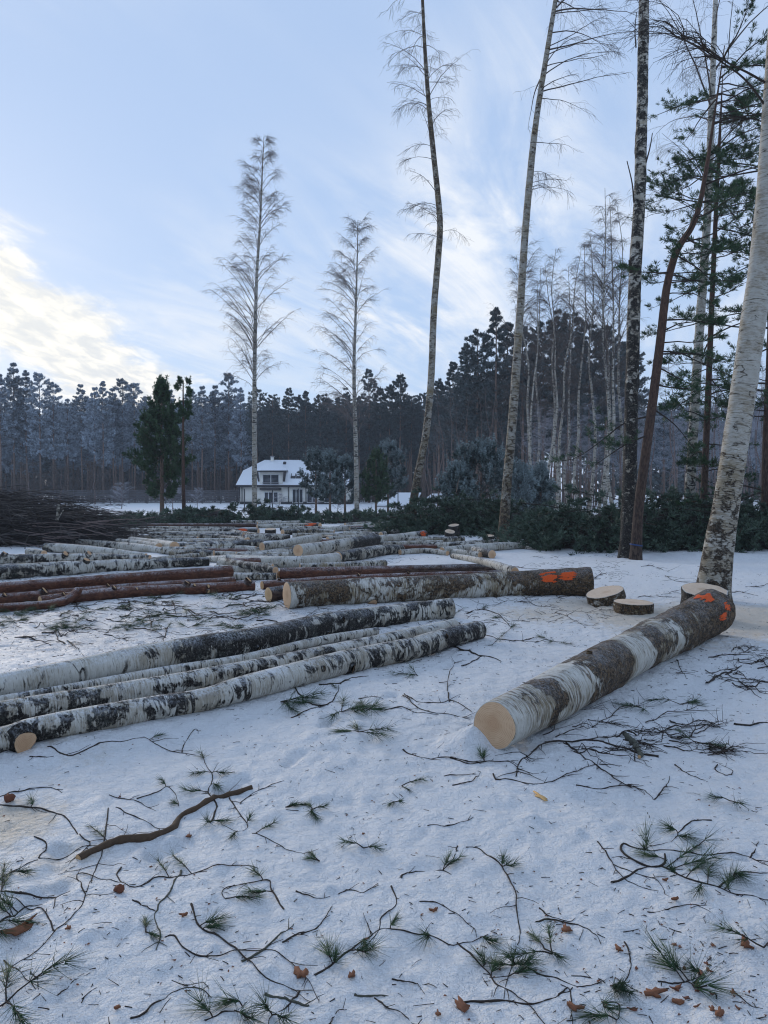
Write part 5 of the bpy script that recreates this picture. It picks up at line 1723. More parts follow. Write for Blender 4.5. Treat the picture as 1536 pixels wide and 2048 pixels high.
# ------------------------------------------------------------------ brush heaps
def heap_core(m, cx, cy, rx, ry, h, seed, mat=0):
    """lumpy solid dark mound added inside a heap to block see-through"""
    k, q = 40, 14
    a = np.arange(k) / k * 2 * math.pi
    f = np.linspace(0, 1, q)
    A, Fr = np.meshgrid(a, f)
    wob = 1 + .25 * fbm(np.cos(A) * 1.5 + seed, np.sin(A) * 1.5, 0, 3)
    X = cx + rx * Fr * np.cos(A) * wob
    Y = cy + ry * Fr * np.sin(A) * wob
    Z = h * (1 - Fr ** 2) * (1 + .3 * fbm(X * 1.1, Y * 1.1, seed, 3)) + height(X, Y) - .1 * Fr
    idx = np.arange(k * q).reshape(q, k)
    p, r = idx[:-1], idx[1:]
    F = np.stack([p, r, np.roll(r, -1, 1), np.roll(p, -1, 1)], -1).reshape(-1, 4)
    m.add(np.stack([X, Y, Z], -1).reshape(-1, 3), F, mat)


def surface_points(g, n, cx, cy, rx, ry, h, lo=.35, seed=0):
    a = g.uniform(0, 2 * math.pi, n)
    f = np.sqrt(g.uniform(0, 1, n))
    x, y = cx + rx * f * np.cos(a), cy + ry * f * np.sin(a)
    z = height(x, y) + h * (1 - f ** 2) * g.uniform(lo, 1.0, n)
    return np.stack([x, y, z], -1)


def bare_heap(label, lobes, seed, nbr, bias, sd, lrange, group=None):
    g = np.random.default_rng(seed)
    cx, cy = np.mean([l[0] for l in lobes]), np.mean([l[1] for l in lobes])
    org = np.array([cx, cy, float(height(cx, cy))])
    root = empty('brush_heap', org, label, 'brush heap', group)
    mc = MB()
    for i, (x, y, rx, ry, h) in enumerate(lobes):
        heap_core(mc, x - cx, y - cy, rx * .9, ry * .9, h * .72, seed + i)
    mc.V = [v - [0, 0, org[2]] for v in mc.V]
    mc.build('twig_core_fill', 'brush', root)  # solid dark mound added so nothing shows through the loose branches
    tot = sum(l[2] * l[4] for l in lobes)
    for part, mat, share in (('branches', 'brush', .72), ('bare_branches', 'brush_pale', .28)):
        m = MB()
        for (x, y, rx, ry, h) in lobes:
            n = int(nbr * share * rx * h / tot)
            pos = surface_points(g, n, x, y, rx, ry, h, .3 if share > .5 else .55) - org
            L = g.uniform(*lrange, n)
            B = curves(pos, bias + g.normal(0, sd, n), g.uniform(-.15, .5, n), g.uniform(-.55, .05, n), L, 7, .06, g)
            V, F, bc = tubes(B, taper(g.uniform(.007, .020, n), np.full(n, .005), 7), 4)
            m.add(V, F)
            p2, a2, e2, t2, par = children_of(B, 4, .3, 1, g)
            n2 = len(p2)
            B2 = curves(p2, a2 + g.choice([-1, 1], n2) * g.uniform(.15, .5, n2), e2 + g.uniform(-.2, .3, n2), e2 + g.uniform(-.4, .2, n2), L[par] * g.uniform(.15, .45, n2), 4, .08, g)
            V, F, bc = tubes(B2, taper(np.full(n2, .007), np.full(n2, .004), 4), 3)
            m.add(V, F)
        m.build(part, mat, root)
    return root, org


def xy(px, Y):
    return (px - 768) / FPX * Y


R90 = math.radians(90)
rt, og = bare_heap('great dark heap of bare birch tops and twigs at the left edge', [(xy(-110, 24), 24.5, 4.0, 2.4, 1.8), (xy(-20, 24), 24.3, 2.6, 2.2, 1.6), (xy(60, 24.3), 24.5, 1.9, 1.8, 1.25), (xy(120, 24.6), 24.8, 1.4, 1.4, .75)], 501, 1500, R90, .5, (1.0, 2.7))
for k, pix in enumerate(([(114, 1040), (116, 1025), (117, 1009)], [(117, 1036), (122, 1028), (127, 1020)])):
    P = np.array([at(a, b, 22.6) - og for a, b in pix])
    m = MB()
    V, F, bc = tubes(resample(P, 8)[None], np.linspace(.05 if not k else .022, .04 if not k else .014, 8)[None], 8)
    m.add(V, F, 0, bc=bc, dk=.5)
    m.build('birch_fork', 'birch_bark_far', rt)
g9 = np.random.default_rng(9)
for k in range(14):
    a = g9.uniform(0, 190)
    b = g9.uniform(1030, 1085)
    p = at(a, b, 22.0 + (1085 - b) * .02)
    B = curves(p[None] - og, np.array([R90 + g9.normal(0, .3)]), np.array([g9.uniform(-.3, .2)]), np.array([g9.uniform(-.2, .2)]), np.array([g9.uniform(.8, 2.2)]), 6, .05, g9)
    m = MB()
    V, F, bc = tubes(B, np.linspace(.017, .008, 6)[None], 5)
    m.add(V, F)
    m.build('pale_branch', 'sapling_bark', rt)


def green_heap(label, lobes, seed, nbr, need='needles_cut', blades=9, ln=.15, wid=.012, kt=4, lr=(.5, 1.6), stems=10, group=None):
    g = np.random.default_rng(seed)
    cx, cy = np.mean([l[0] for l in lobes]), np.mean([l[1] for l in lobes])
    org = np.array([cx, cy, float(height(cx, cy))])
    root = empty('brush_heap', org, label, 'brush heap', group)
    mc = MB()
    for i, (x, y, rx, ry, h) in enumerate(lobes):
        heap_core(mc, x - cx, y - cy, rx * .85, ry * .85, h * .68, seed + i)
    mc.V = [v - [0, 0, org[2]] for v in mc.V]
    mc.build('bough_core_fill', 'brush', root)  # same added solid mound, closing the gaps between the boughs
    mw, mn = MB(), MB()
    tot = sum(l[2] * l[4] for l in lobes)
    for (x, y, rx, ry, h) in lobes:
        n = max(6, int(nbr * rx * h / tot))
        pos = surface_points(g, n, x, y, rx, ry, h, .12) - org
        out = np.arctan2(pos[:, 0] + org[0] - x, pos[:, 1] + org[1] - y) + g.normal(0, .8, n)
        L = g.uniform(*lr, n)
        B = curves(pos, out, g.uniform(-.2, .5, n), g.uniform(-.5, .2, n), L, 6, .1, g)
        V, F, bc = tubes(B, taper(g.uniform(.006, .014, n), np.full(n, .004), 6), 4)
        mw.add(V, F)
        pine_boughs(mw, mn, B, 3, None, ln, wid, blades, .5, .005, g, kt, .3, .35)
    mw.build('branches', 'twig', root)
    mn.build('needles', need, root)
    for k in range(stems):
        l = lobes[int(g.integers(len(lobes)))]
        p = surface_points(g, 1, l[0], l[1] - l[3] * .2, l[2] * .8, l[3] * .6, l[4] * 1.05, .75) - org
        B = curves(p, np.array([g.uniform(-3.1, 3.1)]), np.array([g.uniform(-.25, .35)]), np.array([g.uniform(-.2, .3)]), np.array([g.uniform(.8, 2.4)]), 7, .06, g)
        m = MB()
        V, F, bc = tubes(B, np.linspace(.022, .008, 7)[None], 6)
        m.add(V, F)
        m.build('bare_branch', 'twig_brown' if k % 2 else 'twig', root)
    return root, org


green_heap('broad dark green heap of pine boughs between the crooked and the leaning birch', [(xy(862, 29.5), 29.5, 1.6, 1.6, 1.31), (xy(925, 29.5), 29.8, 2.0, 1.8, 1.65), (xy(985, 29), 29.5, 1.8, 1.6, 1.42), (xy(1050, 28), 28.5, 1.7, 1.6, 1.20), (xy(1090, 27), 26.5, 1.6, 1.5, 0.85)], 511, 760, stems=26)
green_heap('dark heap of pine boughs behind the dark-barked birch and crooked pine', [(xy(1160, 22), 22.0, 1.4, 1.5, 0.97), (xy(1215, 21.5), 21.6, 1.5, 1.5, 1.54), (xy(1290, 21.5), 22, 1.7, 1.6, 1.60), (xy(1370, 21.5), 22, 1.8, 1.7, 1.65), (xy(1450, 21.5), 22, 1.8, 1.7, 1.60), (xy(1545, 21.5), 22, 1.9, 1.7, 1.48), (xy(1640, 21.5), 22, 1.6, 1.5, 1.14)], 512, 1150, stems=34)
green_heap('low heap of pine boughs below the slim red pine', [(xy(440, 40), 40, 1.9, 1.3, .95), (xy(395, 39), 39, 1.5, 1.2, .7)], 513, 170, blades=7, ln=.2, wid=.018, stems=5)
green_heap('small dark heap of pine boughs in front of the house bay', [(xy(562, 42), 42, 1.2, 1.0, .85), (xy(590, 42), 42, .9, .9, .6)], 514, 110, blades=7, ln=.2, wid=.018, stems=4)
green_heap('low brush heap at the foot of the frosty young pines', [(xy(690, 40), 40, 1.4, 1.0, .55), (xy(745, 40), 40, 1.3, 1.0, .45)], 515, 120, blades=7, ln=.2, wid=.018, stems=4)
green_heap('low green brush at the left edge behind the far logs', [(xy(300, 37), 37.5, 2.4, 1.2, .5), (xy(240, 36), 36.5, 2.0, 1.2, .5)], 516, 120, blades=6, ln=.2, wid=.018, stems=8)

# ------------------------------------------------------------------ twigs and sprigs on the snow
# corner and scale of the six picture windows the positions were read in
WIN = {'a': (0, 1450, 2.4), 'b': (600, 1500, 3.072), 'c': (1036, 1550, 3.072), 'd': (900, 1120, 2.415), 'e': (480, 1100, 2.954), 'f': (0, 1150, 2.743)}


def wpx(w, x, y):
    x0, y0, s = WIN[w]
    return x0 + x / s, y0 + y / s


def tuft_mesh(m, p, d, size, g, n=34):
    """fan of long needles at p heading along d, kept out of the snow"""
    V, F, tip, rnd = needles(p[None], d[None], n, size, .0010 if size < .11 else .0013, .42, g, True)
    V[:, 2] -= tip * g.uniform(0, .35) * size
    hz = height(V[:, 0] + m.org[0], V[:, 1] + m.org[1]) + .003 - m.org[2]
    V[:, 2] = np.maximum(V[:, 2], hz)
    m.add(V, F, 0, tip=tip, rnd=rnd)


tw_i = 0


def twig(label, w, pts, r=2.2, tufts=(), mat='twig', shoots=4, cut=False, group=None, name=None, cat=None, arch=.012, slen=1.0):
    """a twig through picture points; tufts: (x, y, needle length m); r = half thickness in photo px"""
    global tw_i
    tw_i += 1
    g = np.random.default_rng(1000 + tw_i)
    G = np.array([ground(*wpx(w, *p)) for p in pts])
    rm = r * (.60 if r < 5 else .9) / FPX * np.hypot(G[:, 0], G[:, 1]).mean()
    Q = resample(G, max(6, len(G) * 4))
    s = np.linspace(0, 1, len(Q))
    wv = vnoise(s * 5 + tw_i, 0.5, 0.5)
    Q[:, 2] = height(Q[:, 0], Q[:, 1]) + rm * .35 + np.where(wv > 0, arch, .006) * wv * np.sin(s * math.pi).clip(.2, 1)
    Q[:, :2] += np.stack([vnoise(s * 14, tw_i * 1.1, 0), vnoise(s * 14, 7.7, tw_i * 1.3)], -1) * rm * 1.7
    org = Q[len(Q) // 2].copy()
    org[2] = float(height(org[0], org[1]))
    nm = name or ('pine_twig' if tufts else ('branch' if r > 4 else 'twig'))
    root = empty(nm, org, label, cat or ('branch' if r > 4 else 'twig'), group)
    P = Q - org
    m = MB()
    R = rm * np.linspace(1.3, .45 if r < 4 else .85, len(P)) * (1 + .28 * vnoise(s * 30, tw_i, 0))
    V, F, bc = tubes(P[None], R[None], 7 if r < 4 else 14)
    m.add(V, F, 0, bc=bc, dk=.7)
    if shoots:
        L = np.linalg.norm(np.diff(P, axis=0), axis=1).sum()
        p2, a2, e2, t2, par = children_of(P[None], shoots, .1, 1, g)
        B2 = curves(p2, a2 + g.choice([-1, 1], shoots) * g.uniform(.4, 1.1, shoots), g.uniform(-.1, .5, shoots), g.uniform(-.4, .4, shoots), slen * g.uniform(.02, .15, shoots) * min(1.6, max(.5, L)), 5, .12, g)
        hz = height(B2[..., 0] + org[0], B2[..., 1] + org[1]) + .002 - org[2]
        B2[..., 2] = np.maximum(B2[..., 2], hz)
        V, F, bc = tubes(B2, taper(np.full(shoots, min(rm * .6, .003)), np.full(shoots, .0009), 5), 4)
        m.add(V, F, 0, bc=bc, dk=.7)
    m.build('stem', mat, root)
    if cut:
        for e, sg in ((0, -1), (-1, 1)):
            t = nrm(P[1] - P[0]) if e == 0 else nrm(P[-1] - P[-2])
            u = nrm(np.cross(t, [0.1, .1, 1]))
            v = np.cross(t, u)
            k = np.arange(14) / 14 * 2 * math.pi
            c = P[e] + t * sg * .0015
            mm = MB()
            mm.add(np.vstack([c, c + R[e] * .97 * (np.cos(k)[:, None] * u + np.sin(k)[:, None] * v)]), np.stack([np.zeros(14, int), 1 + np.arange(14), 1 + (np.arange(14) + 1) % 14], -1)[:, ::sg],
                   0, bc=np.vstack([[0, 0, 0], R[e] * np.stack([np.cos(k), np.sin(k), 0 * k], -1)]))
            mm.build('cut_face', 'cut_pine', root, False)
    for (x, y, size) in tufts:
        p = ground(*wpx(w, x, y)) - org
        p[2] += .012
        d = g.normal(0, 1, 3)
        i = int(np.argmin(np.linalg.norm(P - p, axis=1)))
        d = nrm(p - P[i] + .3 * size * nrm(d) + np.array([0, 0, size * .12]) + 1e-6)
        m = MB()
        m.org = org
        # the shoot that carries the needles
        q = resample(np.array([P[i], (P[i] + p) / 2 + [0, 0, .006], p, p + d * size * .35]), 7)
        q[:, 2] = np.maximum(q[:, 2], height(q[:, 0] + org[0], q[:, 1] + org[1]) - org[2] + .003)
        V, F, bc = tubes(q[None], np.full((1, 7), .0022), 5)
        ms = MB()
        ms.add(V, F)
        ms.build('shoot', mat, root)
        for f in (.0, .33, .66, 1.0):
            tuft_mesh(m, q[int(2 + f * 4)], d, size * 1.2, g, 13)
        tag(m.build('needle_tuft', 'needles', root), None, kind='stuff')
    return root


def sprig(label, w, x, y, size, k=3, group=None):
    """a small loose pine sprig: short shoot with needles"""
    global tw_i
    tw_i += 1
    g = np.random.default_rng(1000 + tw_i)
    c = ground(*wpx(w, x, y))
    root = empty('pine_sprig', c, label, 'pine sprig', group)
    m, ms = MB(), MB()
    m.org = c
    for j in range(k):
        a = g.uniform(-math.pi, math.pi)
        B = curves(np.array([[0, 0, .006]]), np.array([a]), np.array([g.uniform(.0, .45)]), np.array([g.uniform(-.1, .3)]), np.array([size * g.uniform(.9, 2.4)]), 6, .1, g)
        V, F, bc = tubes(B, np.linspace(.003, .0016, 6)[None], 5)
        ms.add(V, F)
        d = nrm(B[0, -1] - B[0, 0])
        for i in (2, 3, 4, 5):
            tuft_mesh(m, B[0, i], d, size * 1.2, g, 13)
    ms.build('shoot', 'twig', root)
    tag(m.build('needle_tuft', 'needles', root), None, kind='stuff')
    return root


T = twig
# --- lower left
T('thick curved brown branch with orange sawn end lying at lower left', 'a', [(400, 640), (500, 600), (620, 555), (740, 545), (830, 490), (860, 440), (940, 400), (1050, 350), (1200, 312)], 7.2, (), 'twig_brown', 4, True, arch=.05)
T('pine twig with dense needles lying across the thick curved branch', 'a', [(1010, 470), (1040, 390), (1000, 320), (1020, 260), (985, 180)], 2.4, [(970, 150, .07), (1060, 240, .07), (950, 240, .06), (920, 330, .07), (1040, 300, .07), (1000, 480, .065), (1060, 470, .06)], shoots=4, arch=.07)
T('dark twig running right from the sawn end of the thick curved branch', 'a', [(1150, 380), (1210, 330), (1290, 295), (1360, 268)], 1.8)
T('drooping pine twig below the right half of the thick curved branch', 'a', [(1100, 350), (1150, 430), (1190, 490), (1140, 510), (1060, 480)], 1.8, [(1190, 470, .05), (1120, 540, .045)])
T('long thin twig lying below the front log of the near stack', 'a', [(230, 105), (330, 150), (480, 85), (640, 65), (710, 65), (760, 100), (870, 135), (940, 146)], 2.0, [(760, 60, .045)], shoots=5)
T('short hooked twig below the near stack, right end of the long thin twig', 'a', [(870, 135), (890, 85), (940, 20), (950, 45)], 1.6, shoots=1)
T('small straight twig below the front sawn knot of the near stack', 'a', [(145, 153), (200, 155), (262, 149)], 1.8, shoots=1)
T('thin forked twig left of the small upright bark sliver', 'a', [(0, 345), (100, 320), (240, 300), (300, 325)], 1.8, shoots=3)
T('looping dark twig left of the thick curved branch', 'a', [(0, 385), (130, 395), (260, 420), (340, 470), (390, 540), (430, 572), (365, 635), (320, 680)], 2.2, [(160, 390, .06)], shoots=5)
T('bent twig by the left end of the thick curved branch', 'a', [(165, 535), (215, 560), (220, 600), (190, 640), (360, 605), (500, 575), (640, 528)], 1.9, [(450, 510, .05)], shoots=4)
T('thin twig leading from the left edge to the left end of the thick branch', 'a', [(0, 740), (90, 690), (185, 645)], 2.0, [(110, 720, .055)], shoots=1)
T('fine twig right of the small upright bark sliver', 'a', [(525, 335), (640, 360), (750, 412)], 1.6, shoots=2)
T('fine straight twig touching the bend of the thick curved branch', 'a', [(555, 395), (690, 455), (825, 505)], 1.7, shoots=2)
T('small pine twig just above the bend of the thick curved branch', 'a', [(660, 355), (760, 320), (800, 295), (840, 330), (858, 390)], 1.7, [(790, 290, .05), (850, 390, .05)], shoots=1)
T('very long bowed twig sweeping down to the left edge', 'a', [(520, 400), (505, 520), (480, 640), (440, 740), (400, 850), (330, 940), (260, 990), (190, 1070), (100, 1130), (0, 1185)], 2.2, shoots=7)
T('crooked side twig above the bowed twig beside the red bark lump', 'a', [(410, 810), (390, 760), (370, 715), (480, 740), (600, 752)], 1.8, shoots=2)
T('twig joining the bowed twig from the left edge', 'a', [(260, 990), (240, 940), (190, 880), (100, 850), (0, 810)], 1.9, shoots=2)
T('dark angular twig at the left edge', 'a', [(0, 805), (130, 815), (262, 825), (260, 880)], 2.6, [(30, 760, .08), (20, 700, .07)], shoots=1)
T('pine twig with needles at the left edge below the angular twig', 'a', [(-40, 960), (40, 925), (100, 890), (210, 850)], 2.8, [(30, 870, .08), (80, 960, .08), (10, 900, .09), (-10, 1010, .08)], shoots=2)
T('thin straight twig in the lower left corner', 'a', [(20, 1130), (120, 1210), (190, 1290), (225, 1325)], 1.8, shoots=2)
T('short branching twig beside the straight corner twig', 'a', [(145, 1185), (180, 1220), (185, 1270)], 2.0, shoots=1)
T('short plain twig right of the straight corner twig', 'a', [(275, 1300), (350, 1230), (435, 1190)], 1.8, shoots=0)
T('stout lichen-grey hooked twig at lower left', 'a', [(870, 700), (830, 770), (755, 880), (742, 920), (772, 1000), (745, 1085)], 3.2, (), 'lichen_bark', 3)
T('short stout twig meeting the hooked lichen twig', 'a', [(635, 840), (690, 868), (745, 893)], 2.6, shoots=1)
T('long wavy twig below the thick curved branch', 'a', [(580, 685), (558, 720), (620, 775), (700, 765), (760, 730), (870, 720), (1000, 690), (1140, 675), (1240, 690)], 2.2, [(770, 680, .055), (840, 650, .06)], shoots=5)
T('curled pine twig at the centre left with two needle fans', 'a', [(1362, 885), (1305, 795), (1285, 745), (1190, 760), (1090, 780), (1068, 810), (1085, 836)], 2.3, [(1240, 730, .065), (1240, 820, .075), (1200, 840, .06)], shoots=2)
T('long dark pine branch running down from the hooked twig', 'a', [(920, 860), (960, 970), (1060, 1020), (1130, 1080), (1200, 1140), (1260, 1200), (1350, 1250), (1500, 1278)], 2.8, [(985, 985, .075), (1010, 960, .07)], shoots=5)
T('long bowed twig crossing the dark pine branch at lower left', 'a', [(790, 1020), (830, 1010), (880, 1070), (960, 1110), (1060, 1110), (1160, 1085), (1290, 1080), (1350, 1110), (1440, 1190), (1500, 1250), (1535, 1325)], 2.3, shoots=6)
T('straight lichen-covered stick at lower left', 'a', [(1165, 1140), (1270, 1080), (1340, 1010), (1415, 955)], 3.2, (), 'lichen_bark', 2)
T('dark bent twig right of the straight lichen stick', 'a', [(1350, 1045), (1440, 1005), (1500, 985), (1560, 930)], 2.6, shoots=2)
T('arched twig near the bottom edge at left', 'a', [(630, 1410), (700, 1380), (790, 1310), (880, 1265), (960, 1265), (1015, 1310)], 2.8, shoots=2)
T('small curved twig above the arched bottom twig', 'a', [(885, 1250), (970, 1235), (1000, 1270)], 2.0, shoots=1)
T('flat lichen-grey stick near the bottom edge', 'a', [(1265, 1295), (1380, 1320), (1490, 1350)], 4.2, (), 'lichen_bark', 1)
T('thin twig trailing right of the drooping pine twig', 'a', [(1210, 520), (1310, 560), (1380, 600), (1465, 620)], 1.6, [(1300, 490, .05)], shoots=2)
T('pine twig with wide needle fans at the bottom edge left of centre', 'a', [(980, 1420), (1050, 1390), (1140, 1370), (1180, 1330)], 2.4, [(1000, 1390, .085), (1140, 1340, .085), (1180, 1420, .07)], shoots=0)
T('pine twig with a brown leaf at the bottom edge', 'a', [(1440, 1280), (1380, 1350), (1300, 1400), (1290, 1460)], 2.6, [(1290, 1390, .085), (1350, 1420, .075)], shoots=1)
# --- lower centre
T('long curved pine twig with four needle fans at bottom centre', 'b', [(95, 1385), (250, 1280), (360, 1190), (470, 1115), (580, 1100), (700, 1130), (820, 1145), (920, 1195), (990, 1190), (1090, 1160), (1160, 1135)], 2.9, [(180, 1290, .085), (210, 1330, .075), (390, 1190, .08), (400, 1260, .08), (560, 1090, .05), (790, 1170, .07), (1140, 1180, .065)], shoots=3)
T('upright hooked twig rising from the long curved pine twig', 'b', [(565, 835), (595, 940), (500, 1030), (480, 1110), (400, 1210), (330, 1250)], 2.2, shoots=2)
T('dark branch running to the bottom edge right of centre', 'b', [(960, 1185), (1060, 1270), (1150, 1360), (1230, 1450), (1330, 1510), (1420, 1590), (1500, 1690)], 2.8, [(1140, 1340, .07), (1180, 1380, .06)], shoots=4)
T('thin bowed twig above the long curved pine twig', 'b', [(730, 935), (810, 930), (900, 970), (980, 1030), (1060, 1090), (1090, 1150)], 1.9, shoots=3)
T('tall bowed pine twig at lower centre right ending in dense needles', 'b', [(1025, 600), (1090, 600), (1170, 650), (1250, 730), (1310, 840), (1340, 1000), (1350, 1160), (1310, 1290), (1280, 1380), (1255, 1535)], 2.5, [(1240, 720, .055), (1290, 730, .05), (1320, 1340, .075), (1350, 1390, .085), (1370, 1340, .08), (1230, 1340, .06)], shoots=4)
T('stout dark stick lying along the bottom edge right of centre', 'b', [(980, 1550), (1100, 1550), (1250, 1540), (1390, 1560), (1540, 1530), (1640, 1490), (1680, 1460)], 3.4, shoots=2)
T('small stick with a short upright end in the lower centre', 'b', [(625, 785), (632, 765), (700, 750), (860, 740), (935, 765)], 2.4, [(905, 700, .05), (960, 690, .05)], shoots=1)
T('small twig standing up from the stick in the lower centre', 'b', [(965, 590), (950, 650), (900, 710)], 2.0, shoots=1)
T('lone slightly bent twig in the open snow', 'b', [(780, 465), (910, 465), (1000, 440), (1065, 415)], 2.0, shoots=1)
T('knobbly little twig in the lower centre', 'b', [(230, 885), (310, 860), (380, 875), (440, 850), (480, 820)], 2.2, shoots=2)
T('short bent twig left of the upright hooked twig', 'b', [(0, 1135), (80, 1105), (150, 1045), (200, 960)], 2.3, shoots=1)
T('flat lichen-grey stick at the bottom centre', 'b', [(335, 1510), (460, 1515), (550, 1505)], 3.6, (), 'lichen_bark', 1)
T('dark twig running to the bottom edge from the flat lichen stick', 'b', [(460, 1525), (540, 1590), (640, 1630), (720, 1690)], 2.3, shoots=2)
T('thin zigzag twig at the bottom centre', 'b', [(560, 1410), (650, 1430), (760, 1440), (840, 1465)], 2.0, shoots=1)
T('bent twig at the very bottom left of centre', 'b', [(180, 1690), (230, 1610), (290, 1595)], 2.0, shoots=1)
T('long thin birch twig leading to the tangle by the big log end', 'b', [(630, 0), (740, 45), (880, 45), (1040, 80), (1160, 75), (1280, 70), (1335, 110), (1330, 165)], 2.0, [(1130, 50, .055)], shoots=6)
T('fine twig below the long thin birch twig', 'b', [(885, 160), (1000, 155), (1080, 140)], 1.6, shoots=1)
T('fine hooked twig below the long thin birch twig', 'b', [(940, 220), (1040, 200), (1110, 135), (1090, 130)], 1.7, shoots=1)
T('bent twig at centre left of the lone twigs', 'b', [(-20, 870), (30, 890), (110, 910), (185, 900)], 2.0, shoots=1)
# --- lower right
T('looped pine branch with upturned sawn tip at lower right', 'c', [(905, 488), (908, 540), (870, 566), (790, 560), (700, 520), (632, 465), (650, 425), (720, 450), (830, 470), (1000, 475), (1200, 490), (1340, 480), (1430, 510), (1545, 560)], 2.9, [(790, 440, .085), (830, 520, .075), (780, 480, .07)], shoots=2)
T('long pine branch with thick needle fans at lower right', 'c', [(570, 665), (680, 620), (780, 570), (900, 565), (1000, 620), (1100, 655), (1230, 690), (1380, 740), (1545, 772)], 3.0, [(1120, 440, .10), (1150, 540, .10), (1170, 600, .09), (1100, 580, .09), (960, 620, .06), (1320, 660, .09), (1290, 720, .08), (1110, 730, .07)], shoots=3)
T('thin straight twig at lower right, left of the looped branch', 'c', [(490, 410), (580, 540), (660, 640), (760, 690), (860, 712)], 2.0, shoots=3)
T('thin forked twig below the looped branch', 'c', [(585, 550), (720, 605), (850, 645), (930, 752)], 1.7, shoots=2)
T('twig with a needle fan above the looped branch', 'c', [(1190, 280), (1090, 280), (1000, 350), (930, 410), (820, 440)], 2.2, [(960, 350, .075), (1000, 390, .08)], shoots=1)
T('short twig curving up at the right edge', 'c', [(1425, 510), (1450, 470), (1480, 410)], 1.9, shoots=1)
T('twig lying over the long pine branch at the right edge', 'c', [(1230, 690), (1300, 640), (1400, 600), (1545, 602)], 2.4, [(1330, 620, .07)], shoots=2)
T('thin twig with withered leaf below the long pine branch', 'c', [(790, 840), (900, 830), (1030, 800), (1160, 800)], 1.9, shoots=2)
T('bowed twig above the brown leaf at lower right of centre', 'c', [(105, 905), (180, 890), (330, 915), (430, 950), (480, 990), (515, 1040)], 2.6, shoots=1)
T('small twig lying over the bowed one at lower right of centre', 'c', [(130, 820), (200, 870), (330, 900)], 2.0, shoots=1)
T('curved twig ending in a green needle clump at the bottom right', 'c', [(655, 1025), (690, 1100), (690, 1200), (630, 1280), (570, 1300)], 2.3, [(620, 1330, .055), (660, 1350, .055), (600, 1350, .05), (640, 1300, .05)], shoots=0)
T('dark twig leading right from the dense needles at bottom centre', 'c', [(60, 1190), (200, 1240), (370, 1300), (512, 1278)], 2.5, shoots=1)
T('angular twig at the bottom right of centre', 'c', [(240, 1360), (310, 1310), (330, 1400), (330, 1535)], 2.6, shoots=1)
T('needle twig at the bottom edge right of centre', 'c', [(520, 1400), (610, 1400), (620, 1470), (600, 1540)], 2.2, [(530, 1450, .08), (520, 1500, .08)], shoots=0)
T('pine twig with spiky needles among brown leaves at the bottom right', 'c', [(860, 1270), (960, 1285), (1060, 1260), (1130, 1230)], 2.3, [(930, 1180, .10), (960, 1190, .09), (1110, 1230, .06), (1090, 1330, .12)], shoots=0)
T('small bare twig in the bottom right corner', 'c', [(1320, 1320), (1370, 1370), (1425, 1415), (1500, 1435)], 1.9, shoots=0)
for (x, y, lb) in ((210, 1110, 'small pine sprig right of the tall bowed pine twig'), (1510, 1070, 'spiky pine sprig at the right edge near the bottom'), (1300, 165, 'small green sprig in the open snow at right'), ):
    sprig(lb, 'c', x, y, .07, 2)
for (x, y, lb) in ((390, 610, 'small upright pine sprig in the open snow at the centre'), (120, 690, 'tiny three-needle sprig left of the upright centre sprig'), (70, 370, 'little sprig at centre left above the bare snow'), (625, 225, 'little sprig above the lone bent twig'), (590, 325, 'tiny green sprig just above the lone bent twig'), (1500, 1230, 'pine sprig right of the tall bowed pine twig')):
    sprig(lb, 'b', x, y, .05 if 'tiny' not in lb else .035, 2)
sprig('large needle clump in the bottom left corner', 'a', 30, 1340, .10, 4)
sprig('small sprig right of the sawn end of the thick curved branch', 'a', 1370, 400, .045, 2)
sprig('small sprig at the right of the thick branch beside the fine twigs', 'a', 1500, 410, .04, 2)
sprig('small green sprig below the red bark lump at lower left', 'a', 700, 1000, .045, 2)
# --- between the near stack and the big log
sprig('large bushy pine sprig in front of the near stack', 'e', 240, 900, .13, 6)
sprig('second bushy pine sprig right of the large one in front of the near stack', 'e', 600, 960, .11, 5)
sprig('lower bushy pine sprig in front of the near stack', 'e', 700, 1080, .10, 4)
sprig('spiky pine sprig to the right of the bushy pair', 'e', 740, 960, .10, 3)
sprig('pine sprig by the knots of the front stack log', 'e', 1050, 745, .09, 3)
sprig('small green sprig lying on the snow by the sawn knot', 'e', 90, 840, .08, 2)
T('curved twig looping below the near stack knots', 'e', [(270, 770), (350, 850), (380, 900), (430, 915), (510, 920), (560, 870), (590, 800)], 2.6, shoots=4)
T('dark branch lying from the near stack to the right', 'e', [(470, 800), (560, 795), (620, 772), (690, 755), (760, 746)], 2.8, [(560, 820, .06)], shoots=4)
T('twig joining the bushy pine sprig to the loop below the stack', 'e', [(300, 995), (400, 945), (510, 920)], 2.4, shoots=3)
T('fine long twig between near stack and big log', 'e', [(700, 880), (780, 870), (850, 885), (910, 905)], 1.6, shoots=3)
T('tangled birch twig left of the big log end', 'e', [(970, 850), (1050, 900), (1150, 905), (1240, 890), (1330, 930), (1375, 960)], 2.0, shoots=9)
T('twig standing up from the tangle left of the big log end', 'e', [(1240, 900), (1225, 830), (1235, 750), (1272, 665)], 1.7, shoots=4, arch=.10)
T('long low birch twig left of the big log end', 'e', [(780, 945), (870, 945), (960, 930), (1035, 960), (1160, 975)], 1.8, shoots=7)
T('spreading birch twig below the standing one', 'e', [(960, 860), (1050, 930), (1130, 960), (1240, 970), (1360, 1000)], 1.9, shoots=8)
T('straight stick behind the front stack end', 'd', [(20, 420), (140, 460), (245, 490)], 3.0, shoots=0)
T('stick forming a wedge with the straight one', 'd', [(55, 515), (110, 490), (155, 468)], 2.6, shoots=0)
